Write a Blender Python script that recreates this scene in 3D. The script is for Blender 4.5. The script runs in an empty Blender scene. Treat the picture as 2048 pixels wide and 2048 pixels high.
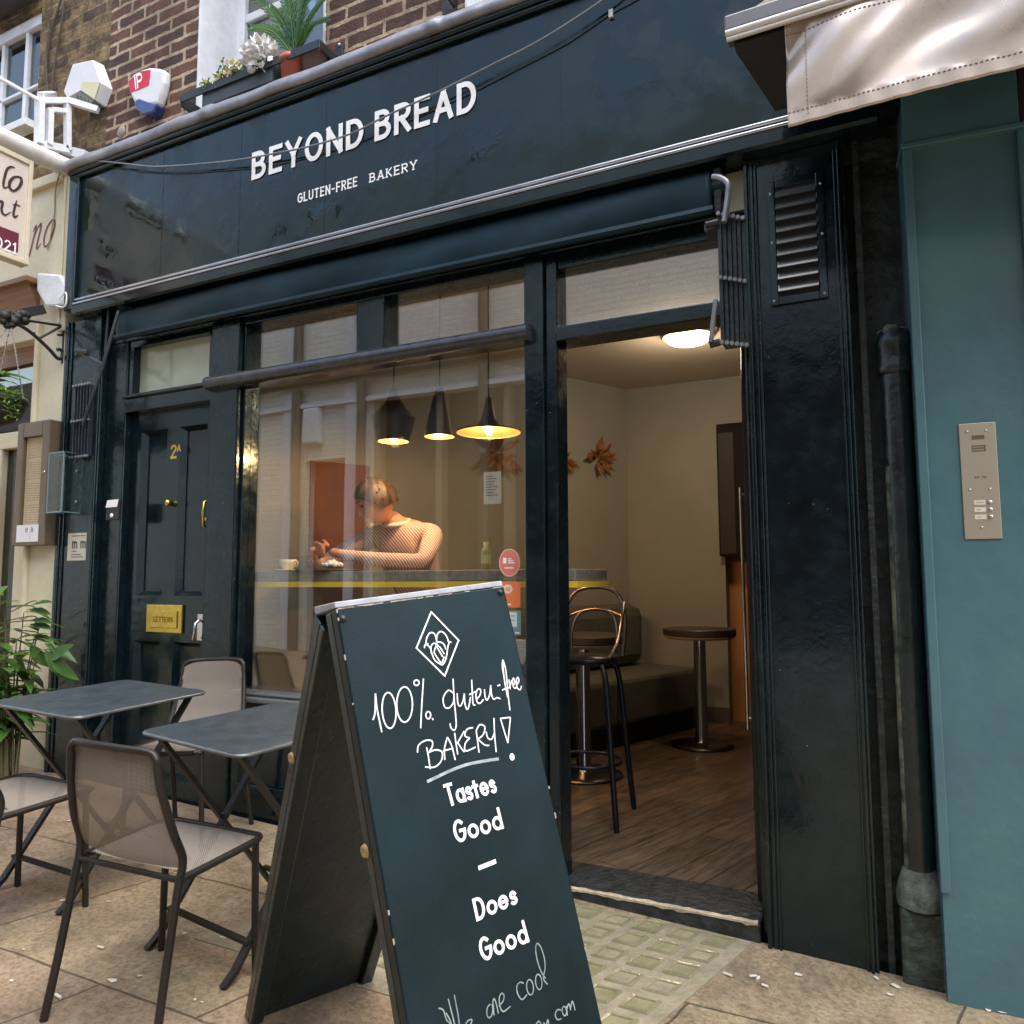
import bpy, bmesh, math, random
from mathutils import Vector, Matrix
R = math.radians
rng = random.Random(7)
S = bpy.context.scene
COL = S.collection
# ------------------------------------------------------------------ camera
F, YAW, PITCH, ROLL = 1506.0, -0.4545, 0.0886, 0.00377
CAM = Vector((0.0, -2.6, 1.2))
fw = Vector((math.sin(YAW)*math.cos(PITCH), math.cos(YAW)*math.cos(PITCH), math.sin(PITCH)))
ri = Vector((math.cos(YAW), -math.sin(YAW), 0.0))
dn = fw.cross(ri)
cr, sr = math.cos(ROLL), math.sin(ROLL)
RI, DN = cr*ri + sr*dn, -sr*ri + cr*dn
cam = bpy.data.objects.new('camera', bpy.data.cameras.new('camera'))
COL.objects.link(cam)
cam.data.sensor_width = 36.0
cam.data.lens = 36.0*F/2048.0
cam.data.clip_start = 0.02
cam.data.clip_end = 400.0
cam.matrix_world = Matrix(((RI.x, -DN.x, -fw.x, CAM.x), (RI.y, -DN.y, -fw.y, CAM.y), (RI.z, -DN.z, -fw.z, CAM.z), (0, 0, 0, 1)))
S.camera = cam
# ------------------------------------------------------------------ light
W = bpy.data.worlds.new('World'); S.world = W; W.use_nodes = True
wn = W.node_tree
sky = wn.nodes.new('ShaderNodeTexSky'); sky.sky_type = 'NISHITA'; sky.sun_disc = False
SUN_EL, SUN_AZ = R(68), R(98)
sky.sun_elevation = SUN_EL; sky.sun_rotation = SUN_AZ
sky.dust_density = 2.0; sky.ozone_density = 0.6; sky.air_density = 1.0
bg = wn.nodes['Background']; bg.inputs['Strength'].default_value = 0.10
hs = wn.nodes.new('ShaderNodeHueSaturation'); hs.inputs['Saturation'].default_value = .8
wn.links.new(sky.outputs[0], hs.inputs['Color']); wn.links.new(hs.outputs[0], bg.inputs['Color'])      # veiled, nearly white sky
sun = bpy.data.objects.new('sun', bpy.data.lights.new('sun', 'SUN')); COL.objects.link(sun)
sun.data.energy = 1.5; sun.data.angle = R(80); sun.data.color = (1.0, 0.97, 0.92)
sdir = Vector((math.sin(SUN_AZ)*math.cos(SUN_EL), math.cos(SUN_AZ)*math.cos(SUN_EL), math.sin(SUN_EL)))
sun.rotation_euler = sdir.to_track_quat('Z', 'Y').to_euler()
S.view_settings.view_transform = 'Standard'; S.view_settings.look = 'None'
S.view_settings.exposure = 2.05; S.view_settings.gamma = 1.0
S.render.engine = 'CYCLES'
S.cycles.use_denoising = True
S.cycles.max_bounces = 8; S.cycles.diffuse_bounces = 4; S.cycles.glossy_bounces = 4
S.cycles.transparent_max_bounces = 24; S.cycles.transmission_bounces = 6
S.cycles.sample_clamp_indirect = 6.0; S.cycles.caustics_reflective = False; S.cycles.caustics_refractive = False
# ------------------------------------------------------------------ geometry helpers
def ray(u, v): return RI*((u-1024)/F) + DN*((v-1024)/F) + fw
def AY(u, v, y): d = ray(u, v); return CAM + d*((y-CAM.y)/d.y)
def AX(u, v, x): d = ray(u, v); return CAM + d*((x-CAM.x)/d.x)
def AZ(u, v, z): d = ray(u, v); return CAM + d*((z-CAM.z)/d.z)
GX, GY = -0.042, 0.02
def gz(x, y): return GX*x + GY*min(y, 0.3)
def AG(u, v): d = ray(u, v); t = (GX*CAM.x+GY*CAM.y-CAM.z)/(d.z-GX*d.x-GY*d.y); return CAM + d*t
def k9(x, y): return 1050+x*.3882, 1300+y*.3882
def cat(pts, n=6):
    P = [Vector(p) for p in pts]
    if len(P) < 3: return P
    out = []
    for i in range(len(P)-1):
        a, b, c, d = P[max(i-1, 0)], P[i], P[i+1], P[min(i+2, len(P)-1)]
        for k in range(n):
            t = k/n
            out.append(0.5*((2*b)+(c-a)*t+(2*a-5*b+4*c-d)*t*t+(3*b-a-3*c+d)*t**3))
    return out+[P[-1]]
class MB:
    def __init__(s): s.v = []; s.f = []; s.m = []; s.k = 0; s.sm = set()
    def add(s, vs, fs, smooth=False):
        o = len(s.v); s.v += [Vector(v) for v in vs]
        for f in fs:
            if smooth: s.sm.add(len(s.f))
            s.f.append([i+o for i in f]); s.m.append(s.k)
        return s
    def box(s, a, b):
        (x0, y0, z0), (x1, y1, z1) = a, b
        x0, x1 = sorted((x0, x1)); y0, y1 = sorted((y0, y1)); z0, z1 = sorted((z0, z1))
        return s.add([(x0,y0,z0),(x1,y0,z0),(x1,y1,z0),(x0,y1,z0),(x0,y0,z1),(x1,y0,z1),(x1,y1,z1),(x0,y1,z1)],
                     [(3,2,1,0),(4,5,6,7),(0,1,5,4),(1,2,6,5),(2,3,7,6),(3,0,4,7)])
    def bar(s, a, b, w, h, up=(0, 0, 1)):
        a, b = Vector(a), Vector(b); d = (b-a).normalized(); up = Vector(up)
        if abs(d.dot(up)) > .98: up = Vector((0, 1, 0))
        x = d.cross(up).normalized()*w/2; y = x.cross(d).normalized()*h/2
        return s.add([a-x-y, a+x-y, a+x+y, a-x+y, b-x-y, b+x-y, b+x+y, b-x+y],
                     [(0,1,2,3),(7,6,5,4),(0,4,5,1),(1,5,6,2),(2,6,7,3),(3,7,4,0)])
    def tube(s, pts, r, n=8, smooth=True, caps=True):
        P = [Vector(p) for p in pts]; rr = r if isinstance(r, (list, tuple)) else [r]*len(P)
        vs = []; x = None
        for i, p in enumerate(P):
            d = (P[min(i+1, len(P)-1)]-P[max(i-1, 0)]).normalized()
            if x is None:
                x = d.orthogonal().normalized()
            else:
                x = (x-d*x.dot(d)).normalized()
            y = d.cross(x)
            for k in range(n):
                a = 2*math.pi*k/n; vs.append(p+(x*math.cos(a)+y*math.sin(a))*rr[i])
        fs = [(i*n+k, i*n+(k+1) % n, (i+1)*n+(k+1) % n, (i+1)*n+k) for i in range(len(P)-1) for k in range(n)]
        s.add(vs, fs, smooth)
        if caps: s.add(vs[:n], [tuple(range(n-1, -1, -1))]); s.add(vs[-n:], [tuple(range(n))])
        return s
    def lathe(s, prof, c, n=32, axis=None, smooth=True):
        c = Vector(c); vs = []
        q = Vector((0, 0, 1)).rotation_difference(Vector(axis)) if axis is not None else None
        for r, z in prof:
            for k in range(n):
                a = 2*math.pi*k/n; v = Vector((r*math.cos(a), r*math.sin(a), z))
                vs.append(c+(q @ v if q else v))
        fs = [(i*n+k, i*n+(k+1) % n, (i+1)*n+(k+1) % n, (i+1)*n+k) for i in range(len(prof)-1) for k in range(n)]
        return s.add(vs, fs, smooth)
    def ball(s, c, r, n=12, sc=(1, 1, 1)):
        c = Vector(c); vs = []; m = n//2+1
        for i in range(m+1):
            t = math.pi*i/m
            for k in range(n):
                a = 2*math.pi*k/n
                vs.append(c+Vector((r*sc[0]*math.sin(t)*math.cos(a), r*sc[1]*math.sin(t)*math.sin(a), r*sc[2]*math.cos(t))))
        return s.add(vs, [((i+1)*n+k, (i+1)*n+(k+1) % n, i*n+(k+1) % n, i*n+k) for i in range(m) for k in range(n)], True)
    def prism(s, poly, off):          # closed polygon (3D) swept by off
        P = [Vector(p) for p in poly]; n = len(P); off = Vector(off)
        return s.add(P+[p+off for p in P], [tuple(range(n))[::-1], tuple(range(n, 2*n))]+[(i, (i+1) % n, n+(i+1) % n, n+i) for i in range(n)])
    def profx(s, prof, x0, x1, smooth=False):     # profile (y,z) swept along x
        n = len(prof)
        s.add([(x0, y, z) for y, z in prof]+[(x1, y, z) for y, z in prof], [(i, (i+1) % n, n+(i+1) % n, n+i) for i in range(n)], smooth)
        return s.add([(x0, y, z) for y, z in prof], [tuple(range(n))[::-1]]).add([(x1, y, z) for y, z in prof], [tuple(range(n))])
    def grid(s, fn, nu, nv, smooth=True, wrap=False):
        vs = [fn(i/nu, j/nv) for j in range(nv+1) for i in range(nu+1)]
        return s.add(vs, [(j*(nu+1)+i, j*(nu+1)+i+1, (j+1)*(nu+1)+i+1, (j+1)*(nu+1)+i) for j in range(nv) for i in range(nu)], smooth)
    def xform(s, mat):
        s.v = [mat @ v for v in s.v]; return s
SPLIT = {'stretcher', 'lever', 'bracket', 'board_batten', 'support_batten', 'screw_head', 'hinge_stud', 'arm', 'drainpipe', 'white_pilaster', 'dry_stems', 'bolts', 'fixings', 'screws', 'chain', 'window_reveal', 'border'}
SING = {'dry_stems': 'dry_stem', 'bolts': 'bolt', 'fixings': 'fixing', 'screws': 'screw', 'chain': 'chain'}
def islands(mb):
    par = list(range(len(mb.v)))
    def find(a):
        while par[a] != a: par[a] = par[par[a]]; a = par[a]
        return a
    key = {}
    for i, v in enumerate(mb.v):
        k = (round(v.x, 6), round(v.y, 6), round(v.z, 6))
        if k in key: par[find(i)] = find(key[k])
        else: key[k] = i
    for f in mb.f:
        for q in f[1:]: par[find(q)] = find(f[0])
    out = {}
    for i, f in enumerate(mb.f): out.setdefault(find(f[0]), []).append(i)
    res = []
    for fs in out.values():
        n = MB(); ids = sorted({q for i in fs for q in mb.f[i]}); mp = {q: k for k, q in enumerate(ids)}
        n.v = [mb.v[q] for q in ids]
        for i in fs:
            if i in mb.sm: n.sm.add(len(n.f))
            n.f.append([mp[q] for q in mb.f[i]]); n.m.append(mb.m[i])
        res.append(n)
    return res
def obj(name, mb, mats, parent=None, bevel=0, solid=0, sub=0, **props):
    if name in SPLIT and name != 'chain':
        parts = islands(mb)
        if 1 < len(parts) < 12:
            for n in parts: o = obj1(SING.get(name, name), n, mats, parent, bevel, solid, sub, **props)
            return o
    return obj1(name, mb, mats, parent, bevel, solid, sub, **props)
def obj1(name, mb, mats, parent=None, bevel=0, solid=0, sub=0, **props):
    me = bpy.data.meshes.new(name)
    org = Vector((0, 0, 0)); p = parent
    while p is not None: org += p.location; p = p.parent
    me.from_pydata([tuple(v-org) for v in mb.v], [], mb.f)
    mats = mats if isinstance(mats, (list, tuple)) else [mats]
    for m in mats: me.materials.append(m)
    for i, p in enumerate(me.polygons):
        p.material_index = min(mb.m[i], len(mats)-1); p.use_smooth = i in mb.sm
    me.validate()
    o = bpy.data.objects.new(name, me); COL.objects.link(o)
    if parent is not None: o.parent = parent
    if solid:
        md = o.modifiers.new('solid', 'SOLIDIFY'); md.thickness = solid; md.offset = 0
    if sub:
        md = o.modifiers.new('sub', 'SUBSURF'); md.levels = md.render_levels = sub
    if bevel:
        md = o.modifiers.new('bevel', 'BEVEL'); md.width = bevel; md.segments = 2; md.limit_method = 'ANGLE'; md.angle_limit = R(35)
    for k, v in props.items(): o[k] = v
    return o
def thing(name, label, catg, loc=(0, 0, 0), group=None):
    o = bpy.data.objects.new(name, None); COL.objects.link(o); o.location = loc
    o.empty_display_size = .1
    o['label'] = label; o['category'] = catg
    if group: o['group'] = group
    return o
def tag(o, label, catg, group=None):
    o['label'] = label; o['category'] = catg
    if group: o['group'] = group
    return o
def dup(root, loc, rotz, label):
    r = root.copy(); COL.objects.link(r); r.location = loc; r.rotation_euler = (0, 0, rotz); r['label'] = label
    for ch in root.children:
        c = ch.copy(); COL.objects.link(c); c.parent = r
        for g in ch.children:
            d = g.copy(); COL.objects.link(d); d.parent = c
    return r
# ------------------------------------------------------------------ materials
def M(name, col, rough=.5, metal=0., var=.12, vs=6., bump=0., bs=40., spec=.5, coat=0., emit=None, est=0., col2=None, det=6, stretch=(1, 1, 1), rvar=0., thr=(.35, .65), tint=None, rthr=(.3, .7)):
    m = bpy.data.materials.new(name); m.use_nodes = True; t = m.node_tree; N = t.nodes; L = t.links
    b = N['Principled BSDF']
    b.inputs['Roughness'].default_value = rough; b.inputs['Metallic'].default_value = metal
    b.inputs['Specular IOR Level'].default_value = spec; b.inputs['Coat Weight'].default_value = coat; b.inputs['Coat Roughness'].default_value = .08
    if tint: b.inputs['Specular Tint'].default_value = (*tint, 1); b.inputs['Coat Tint'].default_value = (*tint, 1)
    tc = N.new('ShaderNodeTexCoord'); mp = N.new('ShaderNodeMapping'); mp.inputs['Scale'].default_value = stretch
    L.new(tc.outputs['Object'], mp.inputs['Vector'])
    nz = N.new('ShaderNodeTexNoise'); nz.inputs['Scale'].default_value = vs; nz.inputs['Detail'].default_value = det; nz.inputs['Roughness'].default_value = .62
    L.new(mp.outputs[0], nz.inputs['Vector'])
    rp = N.new('ShaderNodeValToRGB'); e = rp.color_ramp.elements
    e[0].position, e[1].position = thr
    a = col2 if col2 else [c*(1-var) for c in col]; c2 = col if col2 else [min(1, c*(1+var)) for c in col]
    e[0].color = (*a, 1); e[1].color = (*c2, 1)
    L.new(nz.outputs['Fac'], rp.inputs[0]); L.new(rp.outputs[0], b.inputs['Base Color'])
    if rvar:
        mr = N.new('ShaderNodeMapRange'); mr.inputs['From Min'].default_value, mr.inputs['From Max'].default_value = rthr
        mr.inputs['To Min'].default_value = max(0.02, rough-rvar); mr.inputs['To Max'].default_value = rough+rvar
        n3 = N.new('ShaderNodeTexNoise'); n3.inputs['Scale'].default_value = vs*1.7; n3.inputs['Detail'].default_value = 5
        L.new(mp.outputs[0], n3.inputs['Vector']); L.new(n3.outputs['Fac'], mr.inputs['Value']); L.new(mr.outputs[0], b.inputs['Roughness'])
    if bump:
        n2 = N.new('ShaderNodeTexNoise'); n2.inputs['Scale'].default_value = bs; n2.inputs['Detail'].default_value = 4
        L.new(mp.outputs[0], n2.inputs['Vector'])
        bp = N.new('ShaderNodeBump'); bp.inputs['Strength'].default_value = min(1, bump); bp.inputs['Distance'].default_value = .01*max(1, bump)
        L.new(n2.outputs['Fac'], bp.inputs['Height']); L.new(bp.outputs[0], b.inputs['Normal'])
    if emit:
        b.inputs['Emission Color'].default_value = (*emit, 1); b.inputs['Emission Strength'].default_value = est
    return m
def node(m, kind): return m.node_tree.nodes.new(kind)
def glass(name, ior, tint=(1, 1, 1), rough=0.0, wob=0.0):
    m = bpy.data.materials.new(name); m.use_nodes = True; t = m.node_tree; N = t.nodes; L = t.links
    N.remove(N['Principled BSDF'])
    tr = N.new('ShaderNodeBsdfTransparent'); tr.inputs[0].default_value = (*tint, 1)
    gl = N.new('ShaderNodeBsdfGlossy'); gl.inputs['Roughness'].default_value = rough
    fr = N.new('ShaderNodeFresnel'); fr.inputs['IOR'].default_value = ior
    mx = N.new('ShaderNodeMixShader')
    ge = N.new('ShaderNodeNewGeometry'); mr = N.new('ShaderNodeMapRange'); mr.inputs['To Min'].default_value = ior; mr.inputs['To Max'].default_value = 1/ior
    L.new(ge.outputs['Backfacing'], mr.inputs['Value']); L.new(mr.outputs[0], fr.inputs['IOR'])
    L.new(fr.outputs[0], mx.inputs[0]); L.new(tr.outputs[0], mx.inputs[1]); L.new(gl.outputs[0], mx.inputs[2])
    if wob:
        tc = N.new('ShaderNodeTexCoord'); nz = N.new('ShaderNodeTexNoise'); nz.inputs['Scale'].default_value = 2.2; nz.inputs['Detail'].default_value = 1
        bp = N.new('ShaderNodeBump'); bp.inputs['Strength'].default_value = wob; bp.inputs['Distance'].default_value = .01
        L.new(tc.outputs['Object'], nz.inputs['Vector']); L.new(nz.outputs['Fac'], bp.inputs['Height']); L.new(bp.outputs[0], gl.inputs['Normal'])
    L.new(mx.outputs[0], N['Material Output'].inputs['Surface'])
    return m
def brickmat(name, c1, c2, mort, dark, bw=.225, bh=.075, ms=.010, darkamt=.5):
    m = bpy.data.materials.new(name); m.use_nodes = True; t = m.node_tree; N = t.nodes; L = t.links; b = N['Principled BSDF']
    tc = N.new('ShaderNodeTexCoord'); sp = N.new('ShaderNodeSeparateXYZ'); cb = N.new('ShaderNodeCombineXYZ')
    L.new(tc.outputs['Object'], sp.inputs[0]); L.new(sp.outputs['X'], cb.inputs['X']); L.new(sp.outputs['Z'], cb.inputs['Y'])
    wz = N.new('ShaderNodeTexNoise'); wz.inputs['Scale'].default_value = 16; wz.inputs['Detail'].default_value = 5
    L.new(tc.outputs['Object'], wz.inputs['Vector'])
    ad = N.new('ShaderNodeMixRGB'); ad.blend_type = 'LINEAR_LIGHT'; ad.inputs[0].default_value = .011
    L.new(cb.outputs[0], ad.inputs[1]); L.new(wz.outputs['Color'], ad.inputs[2])
    br = N.new('ShaderNodeTexBrick'); br.inputs['Scale'].default_value = 1; br.inputs['Brick Width'].default_value = bw; br.inputs['Row Height'].default_value = bh
    br.inputs['Mortar Size'].default_value = ms; br.inputs['Mortar Smooth'].default_value = .25
    br.inputs['Color1'].default_value = (*c1, 1); br.inputs['Color2'].default_value = (*c2, 1); br.inputs['Mortar'].default_value = (*mort, 1)
    L.new(ad.outputs[0], br.inputs['Vector'])
    n1 = N.new('ShaderNodeTexNoise'); n1.inputs['Scale'].default_value = 8.5; n1.inputs['Detail'].default_value = 8; n1.inputs['Roughness'].default_value = .7
    L.new(tc.outputs['Object'], n1.inputs['Vector'])
    rp = N.new('ShaderNodeValToRGB'); rp.color_ramp.elements[0].position = .42; rp.color_ramp.elements[1].position = .62
    rp.color_ramp.elements[0].color = (*dark, 1); rp.color_ramp.elements[1].color = (1, 1, 1, 1)
    L.new(n1.outputs['Fac'], rp.inputs[0])
    mx = N.new('ShaderNodeMixRGB'); mx.blend_type = 'MULTIPLY'; mx.inputs[0].default_value = darkamt
    L.new(br.outputs['Color'], mx.inputs[1]); L.new(rp.outputs[0], mx.inputs[2])
    L.new(mx.outputs[0], b.inputs['Base Color']); b.inputs['Roughness'].default_value = .9
    n2 = N.new('ShaderNodeTexNoise'); n2.inputs['Scale'].default_value = 70; n2.inputs['Detail'].default_value = 5
    L.new(tc.outputs['Object'], n2.inputs['Vector'])
    ma = N.new('ShaderNodeMath'); ma.operation = 'MULTIPLY_ADD'; ma.inputs[1].default_value = .5
    L.new(n2.outputs['Fac'], ma.inputs[0])
    iv = N.new('ShaderNodeMath'); iv.operation = 'MULTIPLY'; iv.inputs[1].default_value = -.6
    L.new(br.outputs['Fac'], iv.inputs[0]); L.new(iv.outputs[0], ma.inputs[2])
    bp = N.new('ShaderNodeBump'); bp.inputs['Strength'].default_value = .8; bp.inputs['Distance'].default_value = .012
    L.new(ma.outputs[0], bp.inputs['Height']); L.new(bp.outputs[0], b.inputs['Normal'])
    return m
# ------------------------------------------------------------------ lettering
def arc(cx, cy, rx, ry, a0, a1, n=14):
    return [(cx+rx*math.cos(R(a0+(a1-a0)*i/n)), cy+ry*math.sin(R(a0+(a1-a0)*i/n))) for i in range(n+1)]
G = {   # centre-line strokes in a box one unit high; (width, strokes)
 'B': (.50, [[(0,0),(0,1)], [(0,1),(.22,1)]+arc(.22,.765,.22,.235,90,-90)[1:]+[(0,.53)], [(0,.53),(.24,.53)]+arc(.24,.265,.26,.265,90,-90)[1:]+[(0,0)]]),
 'E': (.44, [[(0,0),(0,1)], [(0,1),(.44,1)], [(0,.52),(.38,.52)], [(0,0),(.44,0)]]),
 'Y': (.56, [[(0,1),(.28,.46)], [(.56,1),(.28,.46)], [(.28,.46),(.28,0)]]),
 'O': (.62, [arc(.31,.5,.31,.5,0,360,32)]),
 'N': (.52, [[(0,0),(0,1)], [(0,1),(.52,0)], [(.52,0),(.52,1)]]),
 'D': (.54, [[(0,0),(0,1)], [(0,1),(.2,1)]+arc(.2,.5,.34,.5,90,-90,20)[1:]+[(0,0)]]),
 'R': (.50, [[(0,0),(0,1)], [(0,1),(.24,1)]+arc(.24,.75,.25,.25,90,-90)[1:]+[(0,.5)], [(.2,.5),(.5,0)]]),
 'A': (.58, [[(0,0),(.29,1)], [(.29,1),(.58,0)], [(.09,.3),(.49,.3)]]),
 'G': (.60, [arc(.32,.5,.32,.5,50,360,28), [(.36,.5),(.64,.5)]]),
 'L': (.42, [[(0,0),(0,1)], [(0,0),(.42,0)]]),
 'U': (.52, [[(0,1),(0,.28)]+arc(.26,.28,.26,.28,180,360)[1:]+[(.52,1)]]),
 'T': (.50, [[(0,1),(.5,1)], [(.25,0),(.25,1)]]),
 'F': (.42, [[(0,0),(0,1)], [(0,1),(.42,1)], [(0,.5),(.34,.5)]]),
 'K': (.50, [[(0,0),(0,1)], [(0,.42),(.46,1)], [(.14,.56),(.5,0)]]),
 '-': (.34, [[(.04,.42),(.30,.42)]]),
 'P': (.48, [[(0,0),(0,1)], [(0,1),(.22,1)]+arc(.22,.74,.24,.26,90,-90)[1:]+[(0,.48)]]),
 'S': (.44, [[(.42,.84)]+arc(.22,.75,.2,.25,40,270)[1:]+arc(.22,.26,.22,.26,90,-140)[1:]]),
 'a': (.52, [arc(.27,.29,.27,.29,0,360,24), [(.54,0),(.54,.58)]]),
 's': (.34, [[(.34,.47)]+arc(.19,.44,.16,.14,40,270)[1:]+arc(.19,.15,.17,.15,90,-140)[1:]]),
 't': (.30, [[(.14,.78),(.14,.0)], [(-.02,.56),(.32,.56)]]),
 'e': (.54, [[(.0,.30),(.54,.30)], arc(.27,.29,.27,.29,0,320,24)]),
 'o': (.56, [arc(.28,.29,.28,.29,0,360,24)]),
 'd': (.54, [arc(.27,.29,.27,.29,0,360,24), [(.54,0),(.54,1)]]),
 '2': (.44, [arc(.22,.76,.21,.24,165,-30)+[(0,0)], [(0,0),(.46,0)]]),
 '0': (.48, [arc(.24,.5,.24,.5,0,360,24)]),
 '1': (.26, [[(.0,.84),(.16,1)], [(.16,1),(.16,0)], [(0,0),(.32,0)]]),
 'm': (.60, [[(0,0),(0,.62)], [(0,.45)]+arc(.15,.45,.15,.15,180,0)+[(.3,0)], [(.3,.45)]+arc(.45,.45,.15,.15,180,0)+[(.6,0)]]),
}
def ribbon(mb, pts, w, fn, lift, square=True):
    P = [Vector((p[0], p[1])) for p in pts]
    closed = (P[0]-P[-1]).length < 1e-6 and len(P) > 4
    n = len(P); ww = w if isinstance(w, list) else [w]*n
    if not closed and square:
        P[0] = P[0]-(P[1]-P[0]).normalized()*ww[0]/2; P[-1] = P[-1]+(P[-1]-P[-2]).normalized()*ww[-1]/2
    vs = []
    for i in range(n):
        if closed: a, b = P[(i-1) % (n-1)], P[(i+1) % (n-1)]
        else: a, b = P[max(i-1, 0)], P[min(i+1, n-1)]
        d = b-a
        d = d.normalized() if d.length > 1e-9 else Vector((1, 0))
        nn = Vector((-d.y, d.x))*ww[i]/2
        vs += [fn(P[i].x+nn.x, P[i].y+nn.y, lift), fn(P[i].x-nn.x, P[i].y-nn.y, lift)]
    mb.add(vs, [(2*i+1, 2*i+3, 2*i+2, 2*i) for i in range(n-1)])
def write(mb, text, fn, h, w, gap=.16, width=None, serif=0, widths=None, lift0=.0012, space=.3):
    """text along s, in units of fn; h = cap height, w = stroke width / h"""
    tot = 0
    for c in text: tot += space if c == ' ' else G[c][0]+w+gap
    tot -= gap
    sx = (width/(tot*h)) if width else 1.0
    x = w/2; k = 0
    for c in text:
        if c == ' ': x += space; continue
        gw, st = G[c]
        for pl in st:
            pts = [((x+p[0])*h*sx, (w/2+p[1]*(1-w))*h) for p in pl]
            ribbon(mb, pts, w*h, fn, lift0+.00013*(k % 9)); k += 1
        if serif:
            seen = set()
            for pl in st:
                if len(pl) == 2 and abs(pl[0][0]-pl[1][0]) < .3:
                    for p in pl:
                        key = (round(p[0], 2), round(p[1]))
                        if p[1] in (0, 1) and key not in seen:
                            seen.add(key)
                            ribbon(mb, [((x+p[0]-serif)*h*sx, (w/2+p[1]*(1-w))*h), ((x+p[0]+serif)*h*sx, (w/2+p[1]*(1-w))*h)], w*h*.8, fn, lift0+.00013*(k % 9), False); k += 1
        x += gw+w+gap
def planefn(o, s, t, n=None):
    o, s, t = Vector(o), Vector(s), Vector(t)
    n = Vector(n) if n is not None else s.cross(t).normalized()
    return lambda a, b, l: o+s*a+t*b+n*l
def quad(mb, fn, a0, b0, a1, b1, lift):
    mb.add([fn(a0, b0, lift), fn(a1, b0, lift), fn(a1, b1, lift), fn(a0, b1, lift)], [(0, 1, 2, 3)])
def disc(mb, fn, a, b, ra, rb, lift, n=24):
    mb.add([fn(a+ra*math.cos(2*math.pi*i/n), b+rb*math.sin(2*math.pi*i/n), lift) for i in range(n)], [tuple(range(n))])
# ------------------------------------------------------------------ shared materials
BLK = M('black_gloss_paint', (.0028, .0075, .0105), .17, var=.3, vs=7, bump=.12, bs=26, rvar=.08, coat=.3, tint=(.76, .93, .96))
BLK2 = M('black_weathered_paint', (.0034, .0085, .0110), .22, var=.4, vs=9, bump=.14, bs=45, rvar=.13, coat=.3, tint=(.76, .93, .96))
def specks(m, scale, size, col, amt=.8):
    t = m.node_tree; N = t.nodes; L = t.links; b = N['Principled BSDF']; src = b.inputs['Base Color'].links[0].from_socket
    tc = N.new('ShaderNodeTexCoord'); vo = N.new('ShaderNodeTexVoronoi'); vo.inputs['Scale'].default_value = scale; vo.inputs['Randomness'].default_value = 1
    L.new(tc.outputs['Object'], vo.inputs['Vector'])
    sp = N.new('ShaderNodeSeparateColor'); L.new(vo.outputs['Color'], sp.inputs[0])
    th = N.new('ShaderNodeMath'); th.operation = 'MULTIPLY'; th.inputs[1].default_value = size; L.new(sp.outputs[0], th.inputs[0])
    lt = N.new('ShaderNodeMath'); lt.operation = 'LESS_THAN'; L.new(vo.outputs['Distance'], lt.inputs[0]); L.new(th.outputs[0], lt.inputs[1])
    nz = N.new('ShaderNodeTexNoise'); nz.inputs['Scale'].default_value = 4; L.new(tc.outputs['Object'], nz.inputs['Vector'])
    gt = N.new('ShaderNodeMath'); gt.operation = 'GREATER_THAN'; gt.inputs[1].default_value = .54; L.new(nz.outputs['Fac'], gt.inputs[0])
    mu = N.new('ShaderNodeMath'); mu.operation = 'MULTIPLY'; L.new(lt.outputs[0], mu.inputs[0]); L.new(gt.outputs[0], mu.inputs[1])
    m2 = N.new('ShaderNodeMath'); m2.operation = 'MULTIPLY'; m2.inputs[1].default_value = amt; L.new(mu.outputs[0], m2.inputs[0])
    mx = N.new('ShaderNodeMixRGB'); mx.inputs[2].default_value = (*col, 1); L.new(m2.outputs[0], mx.inputs[0]); L.new(src, mx.inputs[1]); L.new(mx.outputs[0], b.inputs['Base Color'])
specks(BLK2, 42, .085, (.32, .33, .31)); specks(BLK, 36, .06, (.25, .26, .26))
FAS = M('fascia_gloss_paint', (.003, .0100, .0125), .18, var=.5, vs=3.0, bump=.8, bs=3.0, rvar=.17, coat=.12, tint=(.78, .93, .95), rthr=(.42, .56), col2=(.002, .008, .010), thr=(.40, .58))
CANVAS = M('dark_canvas', (.007, .020, .029), .45, var=.3, vs=5, bump=.4, bs=6, spec=.35, tint=(.62, .88, .95))
WHITE = M('white_lettering', (.88, .88, .88), .5, var=.02)
WPAINT = M('white_frame_paint', (.72, .73, .76), .5, var=.08, vs=14, bump=.2)
CREAM = M('cream_paint', (.62, .56, .40), .55, var=.09, vs=3.5, bump=.25, bs=30)
BRASS = M('polished_brass', (.72, .53, .12), .25, metal=1, var=.15, vs=40)
STEEL = M('brushed_steel', (.55, .55, .54), .33, metal=1, var=.1, vs=30)
CHROME = M('chrome_tube', (.6, .6, .6), .14, metal=1, var=.03)
IRON = M('black_iron', (.014, .014, .015), .45, var=.3, bump=.3, bs=60)
LEAD = M('lead_sheet', (.26, .26, .285), .42, metal=.3, var=.25, vs=7, bump=1.2, bs=7)
PANE = glass('window_glass', 2.25, (.97, .98, .96), wob=.05)
CLEAR = glass('clear_acrylic', 1.6, (.86, .92, .90))
SASH = glass('sash_glass', 2.6, (.55, .62, .62), wob=.1)
DARK = M('dark_void', (.012, .012, .012), .8)
BRK_R = brickmat('red_brick', (.165, .072, .045), (.070, .037, .029), (.46, .36, .25), (.30, .26, .24), ms=.011, darkamt=.7)
BRK_Y = brickmat('stock_brick', (.34, .22, .095), (.12, .08, .042), (.30, .22, .12), (.14, .12, .10), ms=.008, darkamt=.85)
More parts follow.
